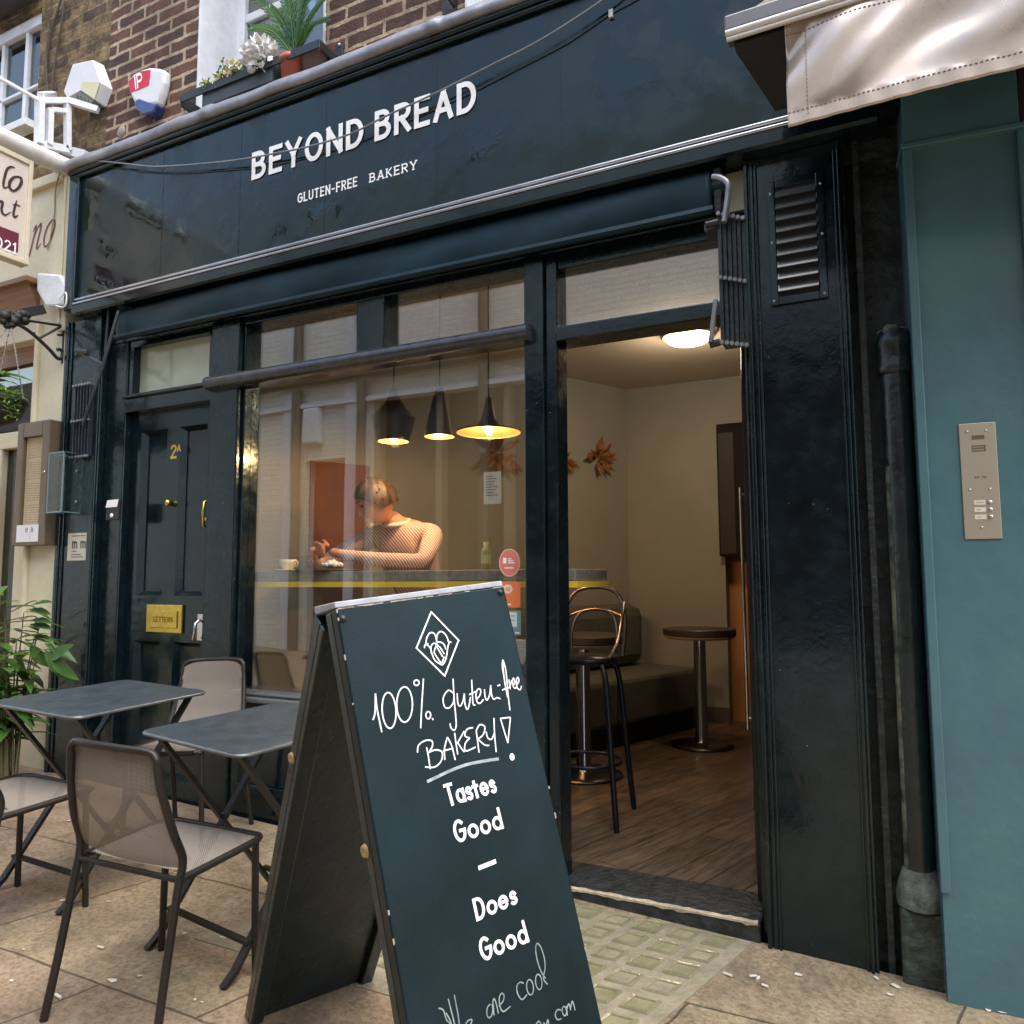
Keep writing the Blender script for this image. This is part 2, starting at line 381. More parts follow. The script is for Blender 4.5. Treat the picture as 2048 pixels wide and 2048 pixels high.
# ------------------------------------------------------------------ pavement
def pavement_material():
    m = bpy.data.materials.new('york_stone_paving'); m.use_nodes = True; t = m.node_tree; N = t.nodes; L = t.links; b = N['Principled BSDF']
    tc = N.new('ShaderNodeTexCoord'); sp = N.new('ShaderNodeSeparateXYZ'); L.new(tc.outputs['Object'], sp.inputs[0])
    a = N.new('ShaderNodeMath'); a.operation = 'MULTIPLY_ADD'; a.inputs[1].default_value = -.27; L.new(sp.outputs['Y'], a.inputs[0]); L.new(sp.outputs['X'], a.inputs[2])
    c = N.new('ShaderNodeMath'); c.operation = 'MULTIPLY_ADD'; c.inputs[1].default_value = -.05; L.new(sp.outputs['X'], c.inputs[0]); L.new(sp.outputs['Y'], c.inputs[2])
    a2 = N.new('ShaderNodeMath'); a2.operation = 'ADD'; a2.inputs[1].default_value = .43; L.new(a.outputs[0], a2.inputs[0])
    c2 = N.new('ShaderNodeMath'); c2.operation = 'ADD'; c2.inputs[1].default_value = .36; L.new(c.outputs[0], c2.inputs[0])
    cb = N.new('ShaderNodeCombineXYZ'); L.new(a2.outputs[0], cb.inputs['X']); L.new(c2.outputs[0], cb.inputs['Y'])
    wz = N.new('ShaderNodeTexNoise'); wz.inputs['Scale'].default_value = 6; L.new(tc.outputs['Object'], wz.inputs['Vector'])
    ad = N.new('ShaderNodeMixRGB'); ad.blend_type = 'LINEAR_LIGHT'; ad.inputs[0].default_value = .012; L.new(cb.outputs[0], ad.inputs[1]); L.new(wz.outputs['Color'], ad.inputs[2])
    br = N.new('ShaderNodeTexBrick'); br.inputs['Scale'].default_value = 1; br.inputs['Brick Width'].default_value = .95; br.inputs['Row Height'].default_value = .64
    br.inputs['Mortar Size'].default_value = .0045; br.inputs['Mortar Smooth'].default_value = .3; br.offset = .37
    br.inputs['Color1'].default_value = (.385, .312, .205, 1); br.inputs['Color2'].default_value = (.335, .250, .172, 1); br.inputs['Mortar'].default_value = (.12, .095, .065, 1)
    L.new(ad.outputs[0], br.inputs['Vector'])
    n1 = N.new('ShaderNodeTexNoise'); n1.inputs['Scale'].default_value = 3.2; n1.inputs['Detail'].default_value = 9; n1.inputs['Roughness'].default_value = .68
    L.new(tc.outputs['Object'], n1.inputs['Vector'])
    rp = N.new('ShaderNodeValToRGB'); e = rp.color_ramp.elements; e[0].position = .36; e[1].position = .66; e[0].color = (.50, .48, .46, 1); e[1].color = (1.12, 1.08, 1.02, 1)
    L.new(n1.outputs['Fac'], rp.inputs[0])
    mx = N.new('ShaderNodeMixRGB'); mx.blend_type = 'MULTIPLY'; mx.inputs[0].default_value = 1; L.new(br.outputs['Color'], mx.inputs[1]); L.new(rp.outputs[0], mx.inputs[2])
    n2 = N.new('ShaderNodeTexNoise'); n2.inputs['Scale'].default_value = 60; n2.inputs['Detail'].default_value = 9; n2.inputs['Roughness'].default_value = .75; L.new(tc.outputs['Object'], n2.inputs['Vector'])
    r2 = N.new('ShaderNodeValToRGB'); e = r2.color_ramp.elements; e[0].position = .36; e[1].position = .58; e[0].color = (.52, .5, .47, 1); e[1].color = (1.06, 1.06, 1.04, 1); L.new(n2.outputs['Fac'], r2.inputs[0])
    m2 = N.new('ShaderNodeMixRGB'); m2.blend_type = 'MULTIPLY'; m2.inputs[0].default_value = 1; L.new(mx.outputs[0], m2.inputs[1]); L.new(r2.outputs[0], m2.inputs[2])
    vo = N.new('ShaderNodeTexVoronoi'); vo.inputs['Scale'].default_value = 7; L.new(tc.outputs['Object'], vo.inputs['Vector'])     # old chewing-gum spots
    r3 = N.new('ShaderNodeValToRGB'); e = r3.color_ramp.elements; e[0].position = .085; e[1].position = .12; e[0].color = (.55, .52, .5, 1); e[1].color = (1, 1, 1, 1); L.new(vo.outputs['Distance'], r3.inputs[0])
    m3 = N.new('ShaderNodeMixRGB'); m3.blend_type = 'MULTIPLY'; m3.inputs[0].default_value = .7; L.new(m2.outputs[0], m3.inputs[1]); L.new(r3.outputs[0], m3.inputs[2])
    L.new(m3.outputs[0], b.inputs['Base Color']); b.inputs['Roughness'].default_value = .72
    ma = N.new('ShaderNodeMath'); ma.operation = 'MULTIPLY_ADD'; ma.inputs[1].default_value = -1.2; L.new(br.outputs['Fac'], ma.inputs[0]); L.new(n2.outputs['Fac'], ma.inputs[2])
    ms = N.new('ShaderNodeMath'); ms.operation = 'ADD'; L.new(ma.outputs[0], ms.inputs[0]); L.new(n1.outputs['Fac'], ms.inputs[1])
    bp = N.new('ShaderNodeBump'); bp.inputs['Strength'].default_value = .7; bp.inputs['Distance'].default_value = .008; L.new(ms.outputs[0], bp.inputs['Height']); L.new(bp.outputs[0], b.inputs['Normal'])
    return m
PAVE = pavement_material()
m = MB()
xs = [-30, -12, -6]+[-5+.25*i for i in range(29)]+[3, 8, 30]
ys = [-30, -12, -6, -4]+[-3+.2*i for i in range(16)]+[.06]
m.add([(x, y, gz(x, y)) for y in ys for x in xs], [(j*len(xs)+i, j*len(xs)+i+1, (j+1)*len(xs)+i+1, (j+1)*len(xs)+i) for j in range(len(ys)-1) for i in range(len(xs)-1)])
obj('pavement', m, PAVE, kind='structure')
# pavement light: cast frame with square glass lenses
pl = thing('pavement_light', 'cast pavement light with rows of square glass lenses below the bakery doorway', 'pavement light', (-.8, -.1, gz(-.8, -.1)))
cd = Vector((-.27, -.96)); rd = Vector((1, .06)); P0 = Vector((-.425, .045))
def plp(a, b, l): # a along row (to -x), b along column
    q = P0-rd*a+cd*b; return Vector((q.x, q.y, gz(q.x, q.y)+l))
FRAMEC = M('worn_cast_frame', (.30, .26, .18), .65, var=.2, vs=12, bump=.6, bs=60, col2=(.20, .18, .12))
LENS = M('greenish_glass_lens', (.27, .25, .15), .16, var=.25, vs=9, bump=.4, bs=20, coat=.4, col2=(.19, .18, .10))
m = MB()
n_c, n_r = 11, 6; A0, B0, pa, pb = .085, .055, .112, .118
def cell(i, j): return A0+i*pa, B0+j*pb
quads = []
W_, H_ = 1.36, .80
m.add([plp(0, 0, .003), plp(W_, 0, .003), plp(W_, H_, .003), plp(0, H_, .003), plp(0, 0, -.02), plp(W_, 0, -.02), plp(W_, H_, -.02), plp(0, H_, -.02)], [(0,1,2,3),(0,4,5,1),(1,5,6,2),(2,6,7,3),(3,7,4,0)])
obj('frame', m, FRAMEC, pl)
for j in range(n_r):
    for i in range(n_c):
        a, b = cell(i, j); mm = MB(); s1, s2 = .040, .030
        ring = lambda s, l: [plp(a-s, b-s, l), plp(a+s, b-s, l), plp(a+s, b+s, l), plp(a-s, b+s, l)]
        h = rng.uniform(.008, .013)
        mm.add(ring(s1, .0036)+ring(s1*.94, h)+ring(s2, h-.001)+ring(s2*.96, h-.006), [(0,1,5,4),(1,2,6,5),(2,3,7,6),(3,0,4,7),(4,5,9,8),(5,6,10,9),(6,7,11,10),(7,4,8,11),(8,9,13,12),(9,10,14,13),(10,11,15,14),(11,8,12,15),(12,13,14,15)])
        obj('glass_lens', mm, LENS, pl)
# ------------------------------------------------------------------ bakery building
BK = thing('bakery_building', 'brick house with dark green bakery shop front reading BEYOND BREAD, its doorway open', 'building', (-2, .1, gz(-2, 0)))
m = MB()        # upper brick wall with two sash openings
x0, x1 = -3.985, 2.5
holes = [(-3.235, -2.36, 3.62, 5.3), (-1.555, -.68, 3.62, 5.3)]
m.box((x0, .14, 3.45), (holes[0][0], .5, 5.35)); m.box((holes[0][1], .14, 3.45), (holes[1][0], .5, 5.35)); m.box((holes[1][1], .14, 3.45), (x1, .5, 5.35))
for h in holes: m.box((h[0], .14, h[3]), (h[1], .5, 5.35)); m.box((h[0], .14, 3.45), (h[1], .5, h[2]))
obj('brick_wall', m, BRK_R, BK)
for h in holes:
    m = MB(); a, b, c, d = h
    w = obj('sash_window', MB().box((a, .40, c), (a+.055, .46, d)).box((b-.055, .40, c), (b, .46, d)).box((a+.055, .40, c), (b-.055, .46, c+.06)).box((a+.055, .40, d-.06), (b-.055, .46, d)).box((a+.055, .41, 4.42), (b-.055, .45, 4.47)), WPAINT, BK, bevel=.006)
    obj('pane', MB().box((a+.055, .43, c+.06), (b-.055, .436, d-.06)), SASH, w)
    obj('window_reveal', MB().box((a-.006, .137, c), (a+.008, .40, d)).box((b-.008, .137, c), (b+.006, .40, d)).box((a+.008, .13, c-.02), (b-.008, .40, c+.004)), WPAINT, BK)
    cur = M('pale_curtain', (.55, .58, .50), .8, var=.1)
    obj('curtain', MB().grid(lambda u, v: Vector((a+.06+.30*u, .56+.02*math.sin(u*26), c+.05+v*(d-c-.1))), 40, 2), cur, BK)
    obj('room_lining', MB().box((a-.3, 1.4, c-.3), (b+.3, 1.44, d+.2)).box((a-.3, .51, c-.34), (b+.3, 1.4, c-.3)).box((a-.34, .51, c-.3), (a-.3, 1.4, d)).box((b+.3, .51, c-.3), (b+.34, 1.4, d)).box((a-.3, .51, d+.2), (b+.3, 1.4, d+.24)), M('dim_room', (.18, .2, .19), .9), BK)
# fascia
fb = obj('fascia_board', MB().box((-3.97, .0, 2.765), (.05, .12, 3.465)), FAS, BK, bevel=.004)
m = MB()
fn = planefn((0, 0, 0), (1, 0, 0), (0, 0, 1), (0, -1, 0))
def word(mb, txt, xa, xb, z, h, w, **k): write(mb, txt, planefn((xa, 0, z), (1, 0, 0), (0, 0, 1), (0, -1, 0)), h, w, width=xb-xa, **k)
word(m, 'BEYOND', -2.672, -2.003, 3.135, .140, .165, gap=.15, lift0=.0042)
obj('lettering', m, WHITE, fb, solid=.0012); m = MB()
word(m, 'BREAD', -1.940, -1.428, 3.135, .140, .165, gap=.15, lift0=.0042)
obj('lettering', m, WHITE, fb, solid=.0012)
m = MB(); word(m, 'GLUTEN-FREE', -2.380, -2.035, 2.953, .047, .15, gap=.20, serif=.13); obj('lettering', m, WHITE, fb); m = MB(); word(m, 'BAKERY', -1.968, -1.718, 2.953, .043, .15, gap=.20, serif=.13)
obj('lettering', m, WHITE, fb)
m = MB()        # thin joints between the board's sheets
for x in (-3.3, -2.75, -2.22, -1.62, -1.05, -.5): m.box((x-.0007, -.0012, 2.78), (x+.0007, -.0001, 3.46))
obj('board_joint', m, BLK2, fb)
obj('fascia_stile', MB().box((-4.05, -.022, 2.70), (-3.97, .12, 3.475)), BLK, BK, bevel=.006); obj('fascia_stile', MB().box((.05, -.02, 2.70), (.12, .12, 3.475)), BLK, BK, bevel=.006)
def bull(zc, yc, r, n=9): return [(yc-r*math.cos(R(90-180*i/n)), zc+r*math.sin(R(90-180*i/n))) for i in range(n+1)]
m = MB()
m.profx(bull(2.755, -.008, .008)+[(.02, 2.744), (.02, 2.766)], -3.968, .05, True)
m.profx(bull(2.728, -.018, .008)+[(.02, 2.717), (.02, 2.739)], -3.968, .05, True)
obj('fascia_bead', m, M('bright_bead', (.50, .51, .54), .22, metal=.85, var=.15), BK); m = MB()
m.profx([(-.028, 2.714), (-.028, 2.672), (-.014, 2.664), (.1, 2.664), (.1, 2.714)], -3.968, .05)
obj('fascia_moulding', m, BLK, BK)
m = MB()
for i, (y, z, r) in enumerate(((-.012, 3.478, .012), (-.024, 3.499, .012))): m.profx(bull(z, y, r)+[(.06, z-r), (.06, z+r)], -4.05, .15, True)
obj('cornice_moulding', m, BLK, BK)
lm = MB()       # lead dressed over the cornice, with welted laps
def leadf(u, v):
    x = -4.08+u*4.3; pr = [(-.018, 3.512), (-.045, 3.512), (-.055, 3.53), (-.050, 3.555), (-.01, 3.60), (.10, 3.665), (.138, 3.70)]
    k = v*6; i = min(int(k), 5); t = k-i; y = pr[i][0]*(1-t)+pr[i+1][0]*t; z = pr[i][1]*(1-t)+pr[i+1][1]*t
    z += .003*math.sin(x*7.1+1.3*math.sin(x*2.3))+.002*math.sin(x*17); y += .003*math.sin(x*5.3+v*3)-(.010 if abs((x+3.02) % 1.35-.05) < .03 else 0)
    return Vector((x, y, z))
obj('lead_flashing', lm.grid(leadf, 220, 12), LEAD, BK)
# shop front frame
SF = MB()
SF.box((-3.80, .085, 2.50), (-.38, .25, 2.80))                                # head
SF.box((-3.80, .09, gz(-3.7, 0)-.05), (-3.645, .22, 2.50))                    # hinge-side stile
SF.box((-2.99, .07, gz(-2.9, 0)-.05), (-2.80, .22, 2.50))                     # post by the door
SF.box((-1.250, .07, -.05), (-1.165, .22, 2.50)); SF.box((-1.163, .09, -.05), (-1.115, .20, 2.50))
SF.box((-2.80, .09, 2.462), (-1.25, .2, 2.50)); SF.box((-2.095, .085, 2.208), (-1.945, .2, 2.462))
SF.box((-2.80, .10, .675), (-2.785, .2, 2.462)); SF.box((-1.115, .1, 2.432), (-.38, .2, 2.50)); SF.box((-1.115, .075, 2.132), (-.38, .2, 2.190))
SF.box((-.402, .1, -.02), (-.38, .3, 2.132))
obj('shop_window_frame', SF, BLK2, BK, bevel=.006)
m = MB(); m.profx(bull(2.176, .048, .034)+[(.12, 2.142), (.12, 2.21)], -2.985, -1.215, True)
obj('transom_rail', m, M('transom_rail_paint', (.03, .034, .038), .22, var=.3, vs=20, coat=.4), BK)
obj('window_pane', MB().box((-2.785, .145, .683), (-1.25, .151, 2.142)), PANE, BK)
obj('transom_pane', MB().box((-2.785, .145, 2.208), (-2.095, .151, 2.462)), PANE, BK)
obj('transom_pane', MB().box((-1.945, .145, 2.208), (-1.25, .151, 2.462)), PANE, BK)
obj('transom_pane', MB().box((-1.115, .145, 2.190), (-.38, .151, 2.432)), PANE, BK)
obj('window_sill', MB().box((-2.80, .02, .640), (-1.25, .22, .664)).box((-2.80, .05, .666), (-1.25, .14, .682)), M('sill_paint', (.10, .11, .115), .3, var=.2, coat=.4), BK, bevel=.006)
obj('stall_riser', MB().box((-2.80, .085, gz(-2.8, 0)-.08), (-1.25, .2, .64)).box((-2.74, .07, .22), (-1.31, .084, .26)).box((-2.74, .07, .54), (-1.31, .084, .58)), BLK, BK, bevel=.005)
st = MB().box((-1.115, .05, -.06), (-.402, .30, .082))
obj('door_threshold', st, M('worn_threshold', (.035, .042, .043), .4, var=.3, vs=18, bump=.8, bs=40, col2=(.012, .015, .015)), BK, bevel=.008)
m = MB()        # bare worn nosing of the step
pts = [(-1.11+.7*i/40, .049+.0) for i in range(41)]
m.add([(x, .0475, .078-.004-.008*rng.random()*rng.random()) for i, (x, y) in enumerate(pts)]+[(x, .0475, .080) for x, y in pts]+[(x, .058+.010*rng.random()*rng.random(), .0835) for i, (x, y) in enumerate(pts)],
      [(i, i+1, 41+i+1, 41+i) for i in range(40) if x0]+[(41+i, 41+i+1, 82+i+1, 82+i) for i in range(40)])
obj('worn_nosing', m, M('bare_wood_nosing', (.42, .34, .24), .7, var=.3, vs=30), BK)
# pilasters
def pilaster(xa, xb, y, strips):
    m = MB().box((xa, y, gz(xa, 0)-.08), (xb, .32, 2.664))
    for a, b, d in strips: m.box((a, y-d, gz(a, 0)-.08), (b, y, 2.66))
    return obj('pilaster', m, BLK2, BK, bevel=.005)
pilaster(-4.105, -3.80, .05, [(-4.105, -4.075, .018), (-4.07, -4.055, .010), (-3.845, -3.80, .014)])
PR = pilaster(-.38, -.055, .046, [(-.378, -.364, .016), (-.360, -.346, .008), (-.342, -.334, .012), (-.090, -.082, .010), (-.078, -.068, .016), (-.066, -.056, .006)])
obj('side_wall', MB().box((-.055, .13, -.1), (.135, .32, 2.75)).box((-.03, .075, -.1), (-.012, .13, 2.72)).box((-.055, .10, 2.60), (.135, .13, 2.75)), M('black_rough_render', (.018, .026, .026), .55, var=.5, vs=10, bump=1.6, bs=22), BK)
# vent grille
vg = obj('vent_grille', MB().box((-.300, .034, 2.125), (-.274, .046, 2.565)).box((-.146, .034, 2.125), (-.118, .046, 2.565)).box((-.274, .034, 2.125), (-.146, .046, 2.155)).box((-.274, .034, 2.535), (-.146, .046, 2.565)), BLK, BK, bevel=.004)
obj('dark_backing', MB().box((-.276, .0395, 2.153), (-.144, .0445, 2.537)), DARK, vg)
m = MB()
for i in range(9):
    z = 2.172+i*.0415; m.prism([(-.274, .040, z+.018), (-.274, .026, z-.006), (-.274, .0225, z-.004), (-.274, .037, z+.021)], (.128, 0, 0))
obj('slats', m, M('slat_paint', (.05, .065, .065), .3, var=.1, coat=.5), vg)
m = MB()
for x in (-.290, -.130):
    for z in (2.14, 2.345, 2.52): m.ball((x, .034, z), .005, 8)
obj('screws', m, STEEL, vg)
# front door 2A
LE = MB(); xa, xb, za, zb = -3.642, -2.992, .22, 2.10
pn = [(-3.565, -3.365), (-3.270, -3.070)]; rows = [(.385, .885), (1.12, 2.00)]
LE.box((xa, .135, za), (pn[0][0], .18, zb)); LE.box((pn[0][1], .135, za), (pn[1][0], .18, zb)); LE.box((pn[1][1], .135, za), (xb, .18, zb))
for a, b in pn:
    for c, d in ((za, rows[0][0]), (rows[0][1], rows[1][0]), (rows[1][1], zb)): LE.box((a, .135, c), (b, .18, d))
    for c, d in rows:
        LE.box((a, .165, c), (b, .178, d))
        k = .022
        for P, off in (([(a, .135, c), (a, .165, c), (a, .165, c+k)], (b-a, 0, 0)), ([(a, .135, d), (a, .165, d-k), (a, .165, d)], (b-a, 0, 0)),
                       ([(a, .1352, c+.001), (a+k, .165, c+.001), (a, .165, c+.001)], (0, 0, d-c-.002)), ([(b, .1352, c+.001), (b, .165, c+.001), (b-k, .165, c+.001)], (0, 0, d-c-.002))): LE.prism(P, off)
DR = obj('front_door', LE, BLK, BK)
obj('door_rail', MB().box((-3.645, .08, 2.102), (-2.99, .2, 2.19)).box((-3.645, .06, 2.176), (-2.99, .08, 2.188)), BLK, BK, bevel=.004)
fl = obj('fanlight_frame', MB().box((-3.645, .1, 2.19), (-3.61, .2, 2.50)).box((-3.035, .1, 2.19), (-2.99, .2, 2.50)).box((-3.61, .1, 2.465), (-3.035, .2, 2.50)).box((-3.61, .09, 2.19), (-3.035, .2, 2.203)), BLK, BK)
obj('frosted_pane', MB().box((-3.61, .145, 2.203), (-3.035, .15, 2.465)), M('frosted_glass', (.42, .46, .34), .16, var=.2, vs=2, coat=.6), fl)
obj('door_plinth', MB().box((-3.645, .08, gz(-3.7, 0)-.05), (-2.99, .3, .219)), BLK2, BK)
m = MB(); f2 = planefn((-3.335, .1345, 1.835), (1, 0, 0), (0, 0, 1), (0, -1, 0)); write(m, '2', f2, .075, .17); write(m, 'A', planefn((-3.288, .1345, 1.868), (1, 0, 0), (0, 0, 1), (0, -1, 0)), .040, .16)
obj('door_number', m, BRASS, DR)
m = MB(); lb = planefn((-3.45, .1345, .918), (1, 0, 0), (0, 0, 1), (0, -1, 0))
lbx = MB().box((-3.46, .122, .93), (-3.195, .1345, 1.075)); lbo = obj('letterbox', lbx, BRASS, DR, bevel=.004)
m = MB().box((-3.425, .116, .955), (-3.225, .1215, 1.045)); obj('flap', m, BRASS, lbo, bevel=.004)
fl_ = planefn((-3.395, .1155, .985), (1, 0, 0), (0, 0, 1), (0, -1, 0)); m = MB(); write(m, 'LETTERS', fl_, .028, .14, width=.14, lift0=.001); obj('lettering', m, M('engraved_brass', (.30, .21, .04), .4, metal=1), lbo)
obj('door_knob', MB().lathe([(.0, .0), (.016, .0), (.013, .012), (.018, .022), (.015, .034), (.0, .038)], (-3.318, .135, 1.60), 16, (0, -1, 0)), BRASS, DR)
m = MB().tube([(-3.045, .135, 1.60), (-3.045, .105, 1.59), (-3.045, .10, 1.54), (-3.045, .105, 1.47), (-3.045, .135, 1.46)], .007, 8).ball((-3.045, .13, 1.505), .014, 10)
obj('pull_handle', m, BRASS, DR)
m = MB().box((-3.09, .128, .90), (-3.055, .1345, 1.03)); m.tube([(-3.073, .128, 1.0), (-3.073, .10, .985), (-3.073, .097, .94), (-3.085, .10, .905)], .007, 8)
obj('latch_plate', m, CHROME, DR)
# glazed shop door standing open
GD = thing('glass_shop_door', 'dark framed glass door swung open into the bakery, with a long upright handle', 'door', (-.405, .22, .09))
h0, h1 = Vector((-.412, .22, 0)), Vector((-.515, .86, 0)); dd = (h1-h0).normalized(); nn = Vector((-dd.y, dd.x, 0))
def gdbar(a, b, z0, z1, t=.04): return MB().prism([h0+dd*a-nn*t/2+Vector((0,0,z0)), h0+dd*b-nn*t/2+Vector((0,0,z0)), h0+dd*b+nn*t/2+Vector((0,0,z0)), h0+dd*a+nn*t/2+Vector((0,0,z0))], (0, 0, z1-z0))
Lg = (h1-h0).length
m = gdbar(0, .06, .09, 2.1); 
for q in (gdbar(Lg-.06, Lg, .09, 2.1), gdbar(.06, Lg-.06, .09, .22), gdbar(.06, Lg-.06, 2.02, 2.1)): m.add(q.v, q.f)
obj('frame', m, M('door_frame_black', (.01, .011, .012), .4), GD)
obj('pane', gdbar(.06, Lg-.06, .22, 2.02, .008), PANE, GD)
q = h0+dd*(Lg-.03)+nn*.036; obj('handle', MB().tube([q+Vector((0,0,.55)), q+Vector((0,0,1.60))], .0075, 8).bar(q-nn*.03+Vector((0,0,1.57)), q+Vector((0,0,1.57)), .008, .008).bar(q-nn*.03+Vector((0,0,.60)), q+Vector((0,0,.60)), .008, .008), CHROME, GD)
# ------------------------------------------------------------------ left neighbours
SH = thing('stock_brick_house', 'sooty yellow brick house at the left with white window above cream fascia', 'house', (-5.5, .14, 3.4))
a, b, c, d = -5.6, -4.675, 4.07, 4.86
m = MB().box((-9, .143, 3.56), (a, .5, 5.35)).box((b, .143, 3.56), (-3.987, .5, 5.35)).box((a, .143, 3.56), (b, .5, c)).box((a, .143, d), (b, .5, 5.35))
obj('wall', m, BRK_Y, SH)
w = obj('window_frame', MB().box((a, .17, c), (a+.05, .24, d)).box((b-.05, .17, c), (b, .24, d)).box((a+.05, .17, d-.075), (b-.05, .24, d)).box((a+.05, .17, c), (b-.05, .24, c+.06)).box((-4.90, .18, c+.06), (-4.87, .23, d-.075)).box((-5.16, .18, c+.06), (-5.13, .23, d-.075)).box((a, .18, c+.30), (b-.05, .225, c+.32)), WPAINT, SH, bevel=.004)
obj('pane', MB().box((a+.05, .205, c+.06), (b-.05, .211, d-.075)), glass('teal_window_glass', 2.4, (.30, .48, .50), wob=.1), w)
obj('window_sill', MB().box((a-.05, .06, c-.05), (b+.03, .17, c-.004)), WPAINT, SH)
obj('net_curtain', MB().grid(lambda u, v: Vector((a+.02+.9*u, .34+.02*math.sin(u*40), c+v*.8)), 60, 2), M('teal_curtain', (.20, .32, .34), .9), SH)
obj('window_shadow_board', MB().box((-5.7, .02, 4.93), (-4.70, .14, 5.05)), M('painted_shadow_dark', (.05, .045, .05), .6), SH)  # dark box put in for the shadow above the window
m = MB()
for pts in ([(122, 0), (112, 30), (95, 90), (93, 150), (97, 190)], [(128, 0), (124, 40), (112, 110), (104, 185)], [(118, 20), (104, 60), (93, 120), (94, 160)]):
    m.tube(cat([AY(u, v, .128) for u, v in pts]), .006, 6)
obj('wall_cable', m, M('old_cable', (.06, .045, .03), .7), SH)
CR = thing('cream_restaurant_front', 'cream painted restaurant front at the left edge with maroon fascia lettering', 'shop front', (-5, .05, gz(-5, 0)))
f0 = obj('fascia_board', MB().box((-8, .05, 2.96), (-4.185, .14, 3.53)), CREAM, CR)
obj('fascia_moulding', MB().box((-8, .02, 3.53), (-4.18, .14, 3.59)).box((-4.185, .03, 2.62), (-4.112, .2, 3.59)).box((-4.165, .02, 2.66), (-4.15, .03, 3.56)), CREAM, CR, bevel=.006)
m = MB(); it = planefn((-4.505, .05, 3.165), (.82, 0, 0), (.16, 0, 1), (0, -1, 0))
hh = .155
def pen(pts, ws, fnn, lift=.0012): P = cat([(p[0], p[1], 0) for p in pts]); nW = len(P); WW = [ws[min(len(ws)-1, int(i/(nW-1)*(len(ws)-1)))]*(1-((i/(nW-1)*(len(ws)-1)) % 1))+ws[min(len(ws)-1, int(i/(nW-1)*(len(ws)-1))+1)]*((i/(nW-1)*(len(ws)-1)) % 1) for i in range(nW)]; ribbon(m, [(p.x, p.y) for p in P], WW, fnn, lift, False)
pen([(0,.12),(.03,.15),(.025,.10),(.0,-.03)], [.006,.018,.02,.02], it); pen([(.022,.07),(.05,.13),(.085,.15),(.09,.12),(.075,.03),(.085,.005),(.12,.03)], [.008,.012,.022,.02,.02,.012,.006], it, .0014)
pen([(.21,.15),(.17,.12),(.15,.06),(.165,.01),(.20,.005),(.24,.05),(.255,.11),(.24,.15),(.205,.15)], [.016,.02,.02,.012,.012,.018,.02,.012,.012], it, .0016)
obj('lettering', m, M('maroon_lettering', (.16, .035, .03), .5, var=.1), f0)
obj('pilaster', MB().box((-4.355, .05, gz(-4.3, 0)-.05), (-4.112, .3, 2.62)).box((-4.8, .06, 2.621), (-4.186, .3, 2.958)).box((-4.385, .03, gz(-4.3, 0)-.05), (-4.355, .3, 2.70)), CREAM, CR, bevel=.006)
WOOD = M('brown_wood_board', (.30, .155, .075), .5, var=.25, vs=3, stretch=(.3, 1, 9), bump=.3, bs=20)
obj('timber_soffit', MB().prism([(-8, -.02, 2.955), (-4.40, -.02, 2.955), (-4.40, .14, 2.60), (-8, .14, 2.60)], (0, .03, .01)).box((-8, .14, 2.52), (-4.385, .2, 2.66)), WOOD, CR)
obj('wooden_header', MB().box((-8, -.05, 2.93), (-4.36, .05, 2.958)), WOOD, CR)
wf = obj('window_frame', MB().box((-4.62, .12, gz(-4.5,0)), (-4.385, .2, 2.05)).box((-8, .12, 2.0), (-4.385, .2, 2.1)).box((-4.86, .12, .1), (-4.80, .2, 2.0)).box((-8, .13, .1), (-4.86, .2, .9)), CREAM, CR, bevel=.005)
obj('pane', MB().box((-8, .16, 2.1), (-4.385, .166, 2.52)), glass('dull_glass', 1.25, (.6, .6, .55)), wf); obj('pane', MB().box((-4.80, .16, .2), (-4.62, .166, 2.0)), glass('dim_glass', 1.7, (.4, .42, .36)), wf)
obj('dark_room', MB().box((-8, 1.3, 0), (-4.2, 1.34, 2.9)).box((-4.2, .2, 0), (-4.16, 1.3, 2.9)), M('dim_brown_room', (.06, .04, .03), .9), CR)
# ------------------------------------------------------------------ right neighbour
TEAL = M('teal_paint', (.068, .172, .182), .38, var=.13, vs=2.2, bump=.2, bs=18, coat=.2, rvar=.06, col2=(.058, .128, .158))
specks(TEAL, 30, .05, (.30, .36, .36), .7)
BP = thing('teal_painted_panel', 'teal blue painted timber front with raised border at the right edge', 'wall', (.12, -.03, gz(.12, 0)))
ang = R(5); U = Vector((math.cos(ang), math.sin(ang), 0)); Nn = Vector((math.sin(ang), -math.cos(ang), 0)); O = Vector((.113, -.03, 0))
bpf = lambda a, z, l: O+U*a+Vector((0, 0, z))+Nn*l
def bpbox(m, a0, a1, z0, z1, l0, l1): return m.prism([bpf(a0, z0, l0), bpf(a1, z0, l0), bpf(a1, z1, l0), bpf(a0, z1, l0)], Nn*(l1-l0))
m = bpbox(MB(), .006, 1.6, -.12, 2.53, -.25, 0); obj('panel', m, TEAL, BP)
m = bpbox(MB(), .0, .026, .30, 2.53, .001, .018); bpbox(m, .305, .335, .30, 2.53, .001, .018); obj('border', m, TEAL, BP, bevel=.003)
m = bpbox(MB(), .006, .315, 2.545, 3.2, -.2, .012); bpbox(m, -.006, .325, 2.530, 2.546, -.1, .026); obj('header', m, TEAL, BP, bevel=.003)
obj('dark_joint', bpbox(MB(), .325, 1.6, 2.55, 3.2, -.2, -.02), DARK, BP)
